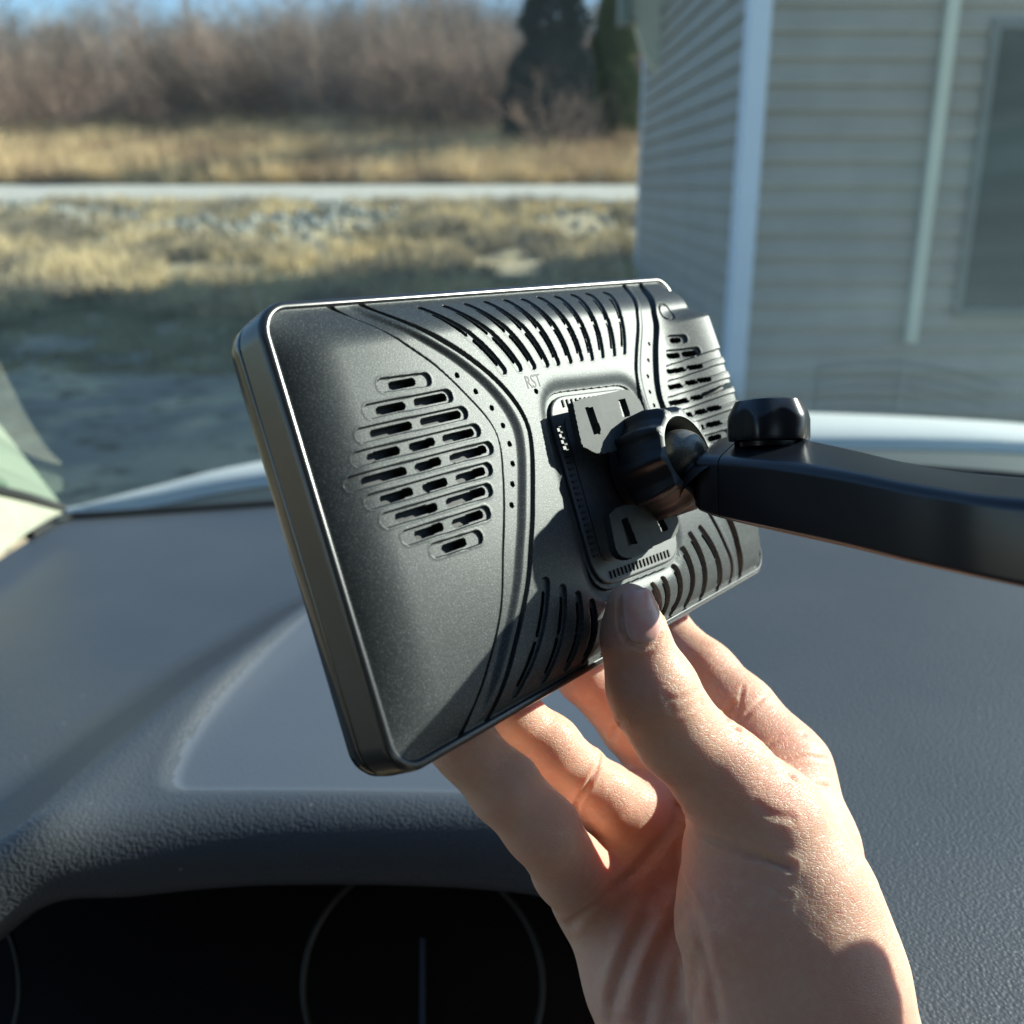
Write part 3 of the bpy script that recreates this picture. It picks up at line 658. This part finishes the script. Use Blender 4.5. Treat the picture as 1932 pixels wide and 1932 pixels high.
def dash_z(X, Y):
    r_ = sdist(X, Y, RIDs)                 # positive beyond (far / left of) the ridge
    z = ZD + HOOD * sstep(.085, -.012, r_) + .0045 * np.exp(-((r_ + .008) / .016) ** 2)
    i_ = sdist(X, Y, INSs)                 # positive inside the inset
    z -= .0036 * sstep(-.004, .007, i_)
    z -= .05 * sstep(.30, .62, X) * sstep(.55, .35, Y)
    z -= .010 * sstep(.5, .9, Y)
    return z
nx_ = 520; xcol = np.concatenate([np.linspace(-.402, -.322, 40), np.linspace(-.320, .46, nx_), np.linspace(.47, .9, 30)])
bo = interp(BASEL, 200); ro = interp(RIML, 200)
yb = np.interp(xcol, bo[:, 0], bo[:, 1]); yr = np.interp(xcol, ro[:, 0], ro[:, 1]); yb = np.maximum(yb, yr + .02)
tt = np.linspace(0, 1, 460) ** 1.15; X = np.repeat(xcol[:, None], len(tt), 1); Y = yb[:, None] * (1 - tt) + yr[:, None] * tt
Z = dash_z(X, Y)
RR_ = .0175; ph = np.radians(np.linspace(4, 150, 40)); zr = Z[:, -1]
Xr = np.repeat(xcol[:, None], len(ph) + 2, 1)
Yr = np.concatenate([yr[:, None] - RR_ * np.sin(ph)[None], yr[:, None] + .02, yr[:, None] + .12], 1)[:, :len(ph) + 2]
Zr = np.concatenate([zr[:, None] - RR_ * 1.1 * (1 - np.cos(ph))[None], zr[:, None] - .048, zr[:, None] - .045], 1)
V = np.stack([np.concatenate([X, Xr], 1), np.concatenate([Y, Yr], 1), np.concatenate([Z, Zr], 1)], -1)
dF = grid_faces(len(xcol), V.shape[1])[:, ::-1]
ins = np.concatenate([sdist(X, Y, INSs) > .002, np.zeros(Xr.shape, bool)], 1).ravel()
dash = mk('dashboard', V, dF, [M['dash'], M['inset']], car, smooth=True, mi=ins[dF].all(1).astype(int))
# windscreen: rises from the base line towards the driver
SL = math.radians(29); wdir = np.array([0, -math.cos(SL), math.sin(SL)])
wb = np.array([(x, y, ZD + .004) for x, y in interp(np.vstack([[(-.75, .50), (-.55, .60)], BASEL[1:]]), 70)]); wb[:, 1] += .006
wt = np.linspace(-.04, 1.25, 30)
WV = wb[:, None, :] + wt[None, :, None] * wdir + np.array([0, 0, 1])[None, None] * (.03 * np.sin(np.clip(wt, 0, 2) / 1.25 * math.pi))[None, :, None]
gl = bpy.data.materials.new('windscreen_glass'); gl.use_nodes = True; n = gl.node_tree; n.nodes.clear()
out = n.nodes.new('ShaderNodeOutputMaterial'); tr = n.nodes.new('ShaderNodeBsdfTransparent'); tr.inputs[0].default_value = (.86, .95, .93, 1)
gs = n.nodes.new('ShaderNodeBsdfGlossy'); gs.inputs['Roughness'].default_value = .02; fr = n.nodes.new('ShaderNodeFresnel'); fr.inputs[0].default_value = 1.5
mm = n.nodes.new('ShaderNodeMath'); mm.operation = 'MULTIPLY'; mm.inputs[1].default_value = 1.3; mm.use_clamp = True
mx = n.nodes.new('ShaderNodeMixShader'); n.links.new(fr.outputs[0], mm.inputs[0]); n.links.new(mm.outputs[0], mx.inputs[0])
tl = n.nodes.new('ShaderNodeBsdfTranslucent'); tl.inputs[0].default_value = (.62, .95, .90, 1); tcg = n.nodes.new('ShaderNodeTexCoord'); mpg = n.nodes.new('ShaderNodeMapping'); mpg.inputs['Scale'].default_value = (1.2, 5, 5); mpg.inputs['Rotation'].default_value = (0, 0, .5)
ng = n.nodes.new('ShaderNodeTexNoise'); ng.inputs['Scale'].default_value = 3; ng.inputs['Detail'].default_value = 5; rg_ = n.nodes.new('ShaderNodeMapRange'); rg_.inputs[1].default_value = .3; rg_.inputs[2].default_value = .75; rg_.inputs[3].default_value = .016; rg_.inputs[4].default_value = .042
n.links.new(tcg.outputs['Object'], mpg.inputs[0]); n.links.new(mpg.outputs[0], ng.inputs['Vector']); sx = n.nodes.new('ShaderNodeSeparateXYZ'); n.links.new(tcg.outputs['Object'], sx.inputs[0]); gr = n.nodes.new('ShaderNodeMapRange'); gr.inputs[1].default_value = .02; gr.inputs[2].default_value = .28; gr.inputs[3].default_value = .22; gr.inputs[4].default_value = 1.15; gr.interpolation_type = 'SMOOTHSTEP'
n.links.new(sx.outputs[0], gr.inputs[0]); mg = n.nodes.new('ShaderNodeMath'); mg.operation = 'MULTIPLY'; n.links.new(rg_.outputs[0], mg.inputs[0]); n.links.new(gr.outputs[0], mg.inputs[1]); n.links.new(ng.outputs[0], rg_.inputs[0]); md = n.nodes.new('ShaderNodeMixShader'); n.links.new(mg.outputs[0], md.inputs[0]); n.links.new(tr.outputs[0], md.inputs[1]); n.links.new(tl.outputs[0], md.inputs[2]); n.links.new(md.outputs[0], mx.inputs[1])
n.links.new(gs.outputs[0], mx.inputs[2]); n.links.new(mx.outputs[0], out.inputs[0])
mk('windscreen', WV, grid_faces(len(wb), len(wt)), gl, car, smooth=True)
# rubber seal along the base of the glass
sl = np.array([(x, y + .004, float(dash_z(np.array([x]), np.array([y]))[0]) + .001) for x, y in interp(BASEL[1:], 50)])
v, f = tubes([(sl[i], sl[i + 1], .0045, .0045) for i in range(len(sl) - 1)], 8); mk('windscreen_seal', v, f, M['rubber'], car, smooth=True)
# cowl and rear edge of the bonnet outside
top_ = interp([(60, 975), (170, 948), (300, 915), (495, 870), (966, 800), (1300, 780), (1510, 778), (1932, 800), (2300, 850)], 50)
bot_ = interp([(60, 980), (170, 954), (300, 932), (495, 897), (966, 842), (1300, 830), (1510, 826), (1932, 834), (2300, 880)], 50)
bon = np.stack([P(top_[:, 0], top_[:, 1], np.full(50, 2.3)) - [0, 0, .35], P(top_[:, 0], top_[:, 1], np.full(50, 1.34)), P(bot_[:, 0], bot_[:, 1], np.full(50, 1.18)), P(bot_[:, 0], bot_[:, 1], np.full(50, 1.175)) - [0, 0, .03]], 1)
bn = mk('bonnet', bon, grid_faces(50, 4), M['bonnet'], car, smooth=True)
cw = np.stack([P(bot_[:, 0], bot_[:, 1] - 3, np.full(50, 1.19)) - [0, 0, .012], P(bot_[:, 0], bot_[:, 1] + 90, np.full(50, 1.0)) - [0, 0, .02]], 1)
mk('cowl', cw, grid_faces(50, 2), M['cowl'], car, smooth=True)
# cream pillar trim at the left, with its dark seal, and a wedge above it painted as its reflection in the glass
def loft(name, rows, m, parent=car, smooth=True):
    A = np.stack([P(*np.array(r_).T) for r_ in rows], 1); return mk(name, A, grid_faces(A.shape[0], A.shape[1]), m, parent, smooth)
pt = interp([(118, 964, .83), (60, 946, .80), (0, 931, .76), (-60, 918, .72), (-110, 906, .69)], 20); pb = interp([(118, 968, .83), (60, 1000, .78), (0, 1046, .725), (-60, 1098, .69), (-110, 1150, .66)], 20)
pm_ = (pt + pb) / 2; pm_[:, 2] -= .008; loft('pillar_trim', [pt, pm_, pb], M['cream'])
v, f = tubes([(P(*pt[i] - [0, 4, .004 * 0]), P(*pt[i + 1] - [0, 4, 0]), .0045, .0045) for i in range(19)], 8); mk('pillar_seal', v, f, M['rubber'], car, smooth=True)
ot = interp([(118, 955, .845), (60, 880, .81), (0, 802, .775), (-100, 672, .72)], 20); ob = interp([(118, 961, .84), (60, 944, .80), (0, 927, .757), (-100, 900, .70)], 20)
loft('pillar_reflection', [ot + [0, 0, .012], ot, ob], mat('pale_green_reflection', (.20, .25, .19), .6, 0, .2))
# cabin behind and above: headlining, driver's door and the seat wall, all out of the frame
cab = mat('grey_cabin_lining', (.16, .165, .16), .9, 0, .2)
v, f = join([box(-.82, 1.1, -1.7, .02, 1.62, 1.66), box(-.86, -.82, -1.7, .30, .3, 1.16), box(-.82, 1.1, -1.74, -1.70, .3, 1.66), box(-.86, -.80, -.62, -.50, 1.16, 1.64), box(-.86, -.80, -1.7, -.62, 1.16, 1.64)])
mk('cabin_lining', v, f, cab, car)
v, f = join([box(-.6, .15, -.75, -.45, .45, 1.25), box(.35, 1.0, -.75, -.45, .45, 1.25), box(-.84, 1.08, -1.7, .5, .28, .30)]); o = mk('seat', v, f, mat('dark_seat_cloth', (.03, .03, .032), .95, 0, .1), car); bevel(o, .04, 3)
# instrument cluster in the shade of the hood
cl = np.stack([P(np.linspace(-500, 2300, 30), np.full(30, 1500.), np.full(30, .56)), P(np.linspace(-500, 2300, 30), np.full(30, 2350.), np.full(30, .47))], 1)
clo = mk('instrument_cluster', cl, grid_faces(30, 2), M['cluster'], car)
gc = np.array([798, 1862.]); t = np.linspace(0, 2 * math.pi, 73)
rg = P(gc[0] + 226 * np.cos(t), gc[1] + 240 * np.sin(t), np.interp(gc[1] + 240 * np.sin(t), [1500, 2350], [.556, .466]))
v, f = tubes([(rg[i], rg[i + 1], .0014, .0014) for i in range(72)], 8); mk('gauge_ring', v, f, M['ring'], clo, smooth=True)
nd = P(np.array([797, 797]), np.array([1770, 1960]), np.array([.526, .505])); v, f = tubes([(nd[0], nd[1], .0012, .0014)], 8); mk('needle', v, f, M['needle'], clo, smooth=True)
rg = P(60 + 226 * np.cos(t) - 250, gc[1] + 240 * np.sin(t), np.interp(gc[1] + 240 * np.sin(t), [1500, 2350], [.556, .466]))
v, f = tubes([(rg[i], rg[i + 1], .0008, .0008) for i in range(72)], 8); mk('gauge_ring', v, f, M['ring'], clo, smooth=True)
# demister vent in the dashboard just below the glass (it mirrors in the windscreen)
def mirror(u, v, zt):
    d = (u - CX) / F * AX + (CX - v) / F * AU + AF; d /= np.linalg.norm(d); nn = np.array([0, -math.sin(SL), -math.cos(SL)])
    base = np.array([0, np.interp((u - CX) / F * .9, bo[:, 0], bo[:, 1]) + .006, ZD + .004]); s = ((base - CAM) @ nn) / (d @ nn); h = CAM + d * s
    r_ = d - 2 * (d @ nn) * nn; return h + r_ * ((zt - h[2]) / r_[2])
vz = ZD - .004
vc = [mirror(u, v, vz)[:2] for u, v in [(1575, 735), (1850, 730), (1830, 815), (1590, 812)]]
xa0, xa1 = min(p[0] for p in vc), max(p[0] for p in vc); ya0, ya1 = min(p[1] for p in vc), max(p[1] for p in vc)
print('vent', xa0, xa1, ya0, ya1)
zc = float(dash_z(np.array([(xa0 + xa1) / 2]), np.array([(ya0 + ya1) / 2]))[0])
dv = mk('demister_vent', *join([box(xa0, xa1, ya0, ya1, zc - .002, zc + .0015)]), M['hole'], dash)
sl_ = [box(xa0, xa1, y - .0014, y + .0014, zc + .001, zc + .0032) for y in np.linspace(ya0 + .004, ya1 - .004, 6)] + [box((xa0 + xa1) / 2 - .002, (xa0 + xa1) / 2 + .002, ya0, ya1, zc + .001, zc + .0036)]
mk('slat', *join(sl_), M['dash'], dv)

# ================================================================== HAND
def smin(a, b_, k):
    h = np.maximum(k - np.abs(a - b_), 0) / k; return np.minimum(a, b_) - h * h * k * .25
def cone(Pt, a, ra, b_, rb):
    ab = b_ - a; t = np.clip(((Pt - a) @ ab) / (ab @ ab), 0, 1)
    d = Pt - a - t[..., None] * ab; return np.sqrt((d * d).sum(-1)) - (ra + (rb - ra) * t)
def J(u, v, Z, r_): return (np.array([(u - CX) / F * Z, (v - CX) / F * Z, Z]), r_)
def chain(pts): return [J(*p) for p in pts]
THUMB = chain([(1188, 1144, 250, 5.9), (1197, 1203, 252, 7.9), (1222, 1285, 255, 9.8), (1240, 1322, 256, 10.6), (1280, 1385, 258, 10.9), (1364, 1464, 261, 12.4), (1445, 1560, 264, 15.6)])
THENAR = chain([(1445, 1560, 264, 15.6), (1488, 1700, 264, 20.5), (1524, 1850, 262, 23.2), (1565, 2050, 262, 24.5), (1640, 2300, 262, 27)])
THEN2 = chain([(1372, 1610, 264, 11), (1394, 1740, 258, 14), (1420, 1880, 256, 14), (1470, 2060, 256, 15)])
INDEX = chain([(1190, 1120, 352, 8), (1250, 1190, 336, 9), (1325, 1274, 320, 11), (1388, 1352, 310, 13), (1468, 1462, 300, 14.2)])
INDM = chain([(1468, 1462, 300, 14.2), (1520, 1600, 288, 13.2), (1552, 1760, 280, 14), (1580, 1950, 275, 16)])
MIDDLE = chain([(1010, 1165, 306, 7.2), (1100, 1268, 303, 8.4), (1196, 1372, 306, 9.4), (1290, 1475, 306, 11.5)])
RINGF = chain([(880, 1265, 274, 6.8), (965, 1350, 275.5, 7.8), (1036, 1412, 279, 8.7), (1092, 1462, 283, 8.0), (1138, 1505, 288, 9.8), (1185, 1545, 294, 10.5)])
PINKY = chain([(800, 1320, 250, 6.4), (868, 1398, 252.5, 7.9), (900, 1434, 254, 7.5), (952, 1486, 256, 8.9), (1004, 1545, 258, 8.5), (1026, 1568, 259, 9.0)])
PINK2 = chain([(1026, 1568, 259, 9.0), (1075, 1640, 276, 9.6), (1122, 1692, 288, 11.5)])
ULNAR = chain([(1124, 1690, 288, 11.5), (1206, 1850, 281, 13.2), (1290, 1990, 276, 17), (1380, 2200, 268, 24)])
MID2 = chain([(1290, 1475, 306, 11.5), (1340, 1650, 296, 12), (1400, 1950, 280, 20)])
RING2 = chain([(1185, 1535, 293, 10.5), (1225, 1660, 296, 11), (1300, 1950, 280, 18)])
WEB = chain([(1400, 1520, 286, 9), (1480, 1560, 278, 10)])
def dchain(Pt, ch, k=5.0):
    D = None
    for (a, ra), (b_, rb) in zip(ch[:-1], ch[1:]):
        d = cone(Pt, a, ra, b_, rb); D = d if D is None else smin(D, d, k)
    return D
def hand_sdf(Pt):
    palm = dchain(Pt, THENAR, 10)
    palm = smin(palm, dchain(Pt, THEN2, 8), 9)
    back = dchain(Pt, INDM, 8)
    for ch in (MID2, RING2, ULNAR): back = smin(back, dchain(Pt, ch, 8), 15)
    back = smin(back, dchain(Pt, WEB), 14)
    pal = smin(palm, back, 4.5)
    out_ = smin(pal, dchain(Pt, THUMB), 7)
    for ch, kk in ((INDEX, 11), (MIDDLE, 6), (RINGF, 4), (PINK2, 6)): out_ = smin(out_, smin(pal, dchain(Pt, ch, 4), kk), 1.2)
    out_ = smin(out_, smin(dchain(Pt, PINKY, 4), dchain(Pt, PINK2, 4), 3.5), 1.0)
    # knuckle pads
    for (u, v, Z, r_) in [(1242, 1306, 251, 8.6)]:
        c, rr = J(u, v, Z, r_); out_ = smin(out_, np.sqrt(((Pt - c) ** 2).sum(-1)) - rr, 5)
    # firm flat contact: nothing of the hand enters the display
    pd = Pt @ PN * 1.0 - (PN @ PC0) * 1000
    return out_
HS_ = .85
lo = np.array([-34, 18, 222.]); hi = np.array([128, 215, 372.]); gn = ((hi - lo) / HS_).astype(int)
ax_ = [lo[i] + HS_ * np.arange(gn[i]) for i in range(3)]
Dg = np.empty(gn, np.float32)
for i0 in range(0, gn[0], 16):
    Pt = np.stack(np.meshgrid(ax_[0][i0:i0 + 16], ax_[1], ax_[2], indexing='ij'), -1); Dg[i0:i0 + 16] = hand_sdf(Pt)
def surface_nets(D, lo, st):
    nx, ny, nz = D.shape; S = D < 0
    acc = np.zeros((nx - 1, ny - 1, nz - 1, 3), np.float32); cnt = np.zeros((nx - 1, ny - 1, nz - 1), np.float32)
    base = np.stack(np.meshgrid(np.arange(nx), np.arange(ny), np.arange(nz), indexing='ij'), -1).astype(np.float32)
    quads = []
    for ax in range(3):
        sl0 = [slice(None)] * 3; sl1 = [slice(None)] * 3; sl0[ax] = slice(0, -1); sl1[ax] = slice(1, None)
        a = D[tuple(sl0)]; b_ = D[tuple(sl1)]; cr = (a < 0) != (b_ < 0); idx = np.argwhere(cr)
        t = a[cr] / (a[cr] - b_[cr]); p = idx.astype(np.float32); p[:, ax] += t
        o1, o2 = [k for k in range(3) if k != ax]; cells = []
        ok = np.ones(len(idx), bool)
        for d1_, d2_ in ((0, 0), (1, 0), (1, 1), (0, 1)):
            c = idx.copy(); c[:, o1] -= d1_; c[:, o2] -= d2_; cells.append(c)
            ok &= (c >= 0).all(1) & (c < np.array([nx - 1, ny - 1, nz - 1])).all(1)
        for c in cells:
            cc = c[ok]; np.add.at(acc, tuple(cc.T), p[ok]); np.add.at(cnt, tuple(cc.T), 1)
        q = np.stack([np.ravel_multi_index(tuple(c[ok].T), cnt.shape) for c in cells], 1)
        flip = (a[cr][ok] < 0); 
        if ax == 1: flip = ~flip
        q[flip] = q[flip][:, ::-1]; quads.append(q)
    m = cnt.ravel() > 0; V = (acc.reshape(-1, 3)[m] / cnt.ravel()[m, None]) * st + lo
    rm = np.cumsum(m) - 1; return V, rm[np.vstack(quads)]
HV, HF = surface_nets(Dg, lo, HS_)
def grad(Pt, e=.4):
    g = np.stack([hand_sdf(Pt + np.eye(3)[i] * e) - hand_sdf(Pt - np.eye(3)[i] * e) for i in range(3)], -1)
    return g / (np.linalg.norm(g, axis=1)[:, None] + 1e-9)
for _ in range(2): G_ = grad(HV); HV = HV - G_ * hand_sdf(HV)[:, None]
G_ = grad(HV)
# creases: each follows a path across the skin, snapped to the surface, and presses it in (or swells it out)
def snap(u, v, Z0=225.):
    "march from a viewing ray to the skin"
    u = np.atleast_1d(np.asarray(u, float)); v = np.atleast_1d(np.asarray(v, float)); r_ = ray(u, v); rl = np.linalg.norm(r_, axis=1); Z = np.full(len(u), Z0)
    for _ in range(90): Z = Z + np.clip(hand_sdf(r_ * Z[:, None]), -2, 4) / rl * .8
    return r_ * Z[:, None]
def z6(L): return [(958.3 + .43 * x, 1277.8 + .43 * y) for x, y in L]
disp = np.zeros(len(HV))
def crease(px, depth, wd, n=40, lip=.35):
    q = interp(px, n); S_ = snap(q[:, 0], q[:, 1]); S_ = S_[np.abs(hand_sdf(S_)) < .8]
    if len(S_) < 2: return
    lo_ = S_.min(0) - 4 * wd; hi_ = S_.max(0) + 4 * wd; k = np.where(((HV > lo_) & (HV < hi_)).all(1))[0]
    D = np.full(len(k), 1e9)
    for a, b_ in zip(S_[:-1], S_[1:]):
        if np.linalg.norm(b_ - a) > 8: continue
        D = np.minimum(D, cone(HV[k], a, 0, b_, 0))
    disp[k] += -depth * np.exp(-(D / wd) ** 2) + depth * lip * np.exp(-((D - 2 * wd) / wd) ** 2)
crease(z6([(752, 560), (800, 640), (880, 705), (1000, 752), (1110, 790), (1240, 832)]), .8, 1.0)          # fold at the root of the thumb
crease(z6([(735, 560), (720, 640), (640, 760), (560, 850), (430, 950), (270, 1085)]), .8, 1.5)           # life line side
crease(z6([(740, 760), (750, 900), (800, 1000), (850, 1150), (880, 1300), (920, 1500)]), .6, 1.6)
crease(z6([(700, 900), (620, 1000), (520, 1250), (470, 1400)]), .55, 2.0, lip=.6)
crease(z6([(780, 1010), (700, 1150), (640, 1300), (600, 1500)]), .6, 2.0, lip=.6)
crease(z6([(620, 1050), (540, 1200), (480, 1350), (450, 1500)]), .5, 1.8, lip=.6)
crease(z6([(840, 1200), (820, 1350), (800, 1500)]), .5, 1.8, lip=.6)
crease(z4([(1110, 1195), (1090, 1290), (1030, 1400), (960, 1500)]), .9, .7)                              # ring finger crease
crease(z4([(1250, 1020), (1200, 1050), (1165, 1120)]), .8, .7)                                            # middle finger crease
crease(z4([(960, 1500), (985, 1600), (1000, 1640)]), .9, .8)
crease(z6([(1010, 230), (960, 190), (985, 120)]), .7, .9)                                                 # web creases beside the thumb
crease(z6([(1010, 215), (1060, 150), (1120, 90), (1150, 60)]), .4, .6)
crease(z6([(1000, 225), (1020, 120), (1030, 40)]), .4, .6)
crease(z6([(1250, 440), (1200, 400), (1130, 320), (1060, 270)]), .5, 1.3)
crease(z6([(1130, 310), (1200, 260), (1300, 250)]), .35, .7); crease(z6([(1200, 380), (1300, 350), (1400, 360)]), .3, .7)
crease(z6([(1250, 440), (1330, 470), (1400, 480)]), .5, .8)
for dy in (-26, -10, 8, 24, 42):                                                                          # thumb joint wrinkles
    crease(z6([(690 + dy * .3, 100 + dy), (740, 118 + dy), (800, 100 + dy), (850, 70 + dy)]), .36, .55)
crease(z6([(1040, 790), (1120, 800), (1240, 840)]), .4, .6); crease(z6([(1030, 870), (1110, 900), (1230, 960)]), .3, .6); crease(z6([(1080, 960), (1130, 990), (1220, 1020)]), .25, .6)
crease(z6([(1090, 560), (1150, 600), (1250, 620)]), .3, 1.0)
crease([(1168, 1135), (1170, 1185), (1186, 1214), (1212, 1222), (1240, 1208), (1252, 1170)], .45, .5, lip=.8)   # fold of skin round the nail
# soft bulges and fine skin undulation
disp += .22 * (vnoise(HV[:, 0] + HV[:, 2] * .6, HV[:, 1] - HV[:, 2] * .3, 9.0, 3) - .5) + .10 * (vnoise(HV[:, 0] + HV[:, 2], HV[:, 1], 3.0, 5) - .5)
HV = HV + G_ * disp[:, None]
skin = bpy.data.materials.new('skin'); skin.use_nodes = True; n = skin.node_tree; b = n.nodes['Principled BSDF']
tc = n.nodes.new('ShaderNodeTexCoord')
def nz(s, d): t = n.nodes.new('ShaderNodeTexNoise'); t.inputs['Scale'].default_value = s; t.inputs['Detail'].default_value = d; n.links.new(tc.outputs['Object'], t.inputs['Vector']); return t
def mixc(fac, a, b_):
    m_ = n.nodes.new('ShaderNodeMix'); m_.data_type = 'RGBA'; n.links.new(fac, m_.inputs['Factor'])
    for s_, k in ((a, 'A'), (b_, 'B')):
        if isinstance(s_, tuple): m_.inputs[k].default_value = (*s_, 1)
        else: n.links.new(s_, m_.inputs[k])
    return m_.outputs['Result']
def mr(src, a, b_):
    r_ = n.nodes.new('ShaderNodeMapRange'); r_.inputs[1].default_value = a; r_.inputs[2].default_value = b_; n.links.new(src, r_.inputs[0]); return r_.outputs[0]
c1 = mixc(mr(nz(38, 3).outputs[0], .38, .66), (.71, .425, .305), (.69, .36, .26)); c2 = mixc(mr(nz(420, 4).outputs[0], .45, .95), c1, (.75, .48, .36))
n.links.new(c2, b.inputs['Base Color']); b.inputs['Roughness'].default_value = .46; b.inputs['Specular IOR Level'].default_value = .4
b.inputs['Subsurface Weight'].default_value = .75; b.inputs['Subsurface Radius'].default_value = (1, .30, .14); b.inputs['Subsurface Scale'].default_value = .0055
vo = n.nodes.new('ShaderNodeTexVoronoi'); vo.feature = 'DISTANCE_TO_EDGE'; vo.inputs['Scale'].default_value = 850
mpp = n.nodes.new('ShaderNodeMapping'); mpp.inputs['Scale'].default_value = (.8, .8, 2.2); mpp.inputs['Rotation'].default_value = (.3, .5, 0)
n.links.new(tc.outputs['Object'], mpp.inputs[0]); nw = n.nodes.new('ShaderNodeVectorMath'); nw.operation = 'MULTIPLY_ADD'
nn_ = nz(300, 2); n.links.new(nn_.outputs['Color'], nw.inputs[0]); nw.inputs[1].default_value = (.003,) * 3; n.links.new(mpp.outputs[0], nw.inputs[2]); n.links.new(nw.outputs[0], vo.inputs['Vector'])
bp = n.nodes.new('ShaderNodeBump'); bp.inputs['Strength'].default_value = .5; bp.inputs['Distance'].default_value = .00018; n.links.new(mr(vo.outputs[0], 0, .12), bp.inputs['Height'])
bp2 = n.nodes.new('ShaderNodeBump'); bp2.inputs['Strength'].default_value = .16; bp2.inputs['Distance'].default_value = .0003; n.links.new(nz(650, 3).outputs[0], bp2.inputs['Height']); n.links.new(bp.outputs[0], bp2.inputs['Normal']); n.links.new(bp2.outputs[0], b.inputs['Normal'])
HW = C2W(HV / 1000); HF = HF[:, ::-1]
hand = mk('hand', HW, HF, skin, None, smooth=True)
tag(hand, 'bare right hand pinching the lower edge of the display, thumb on its back', 'hand')
# thumb nail: a thin curved shell lying on the tip of the thumb
nu_, nv_ = 25, 33
cen = np.array([1210, 1164.]); NV = []; okm = []
for i in range(nu_):
    for j in range(nv_):
        a = (i / (nu_ - 1) * 2 - 1); b_ = (j / (nv_ - 1) * 2 - 1)
        w_ = 35 * (1 - .10 * max(0, -b_)) * math.sqrt(max(0, 1 - max(0, b_) ** 3.2 * .85)); rot = -.13
        lx_, ly_ = a * w_, b_ * 50 * (1 - .08 * a * a)
        NV.append((cen[0] + lx_ * math.cos(rot) - ly_ * math.sin(rot), cen[1] + lx_ * math.sin(rot) + ly_ * math.cos(rot)))
NV = np.array(NV); S_ = snap(NV[:, 0], NV[:, 1]); g_ = grad(S_)
aa = np.repeat(np.linspace(-1, 1, nu_), nv_); bb = np.tile(np.linspace(-1, 1, nv_), nu_)
lift = .62 * (1 - np.clip(np.maximum(np.abs(aa), np.clip(bb, -1, 1)), 0, 1) ** 6) - .12 + .25 * np.clip(-bb - .6, 0, 1)
NW = C2W((S_ + g_ * lift[:, None]) / 1000)
nm = mat('thumb_nail', (.68, .33, .29), .28, 0, .5, noise=(260, (.72, .44, .38), .4, .7, 2), sss=(.3, (1, .4, .3), .002))
nl = mk('nail', NW, grid_faces(nu_, nv_), nm, hand, smooth=True)
so = nl.modifiers.new('thick', 'SOLIDIFY'); so.thickness = .0003; so.offset = -1
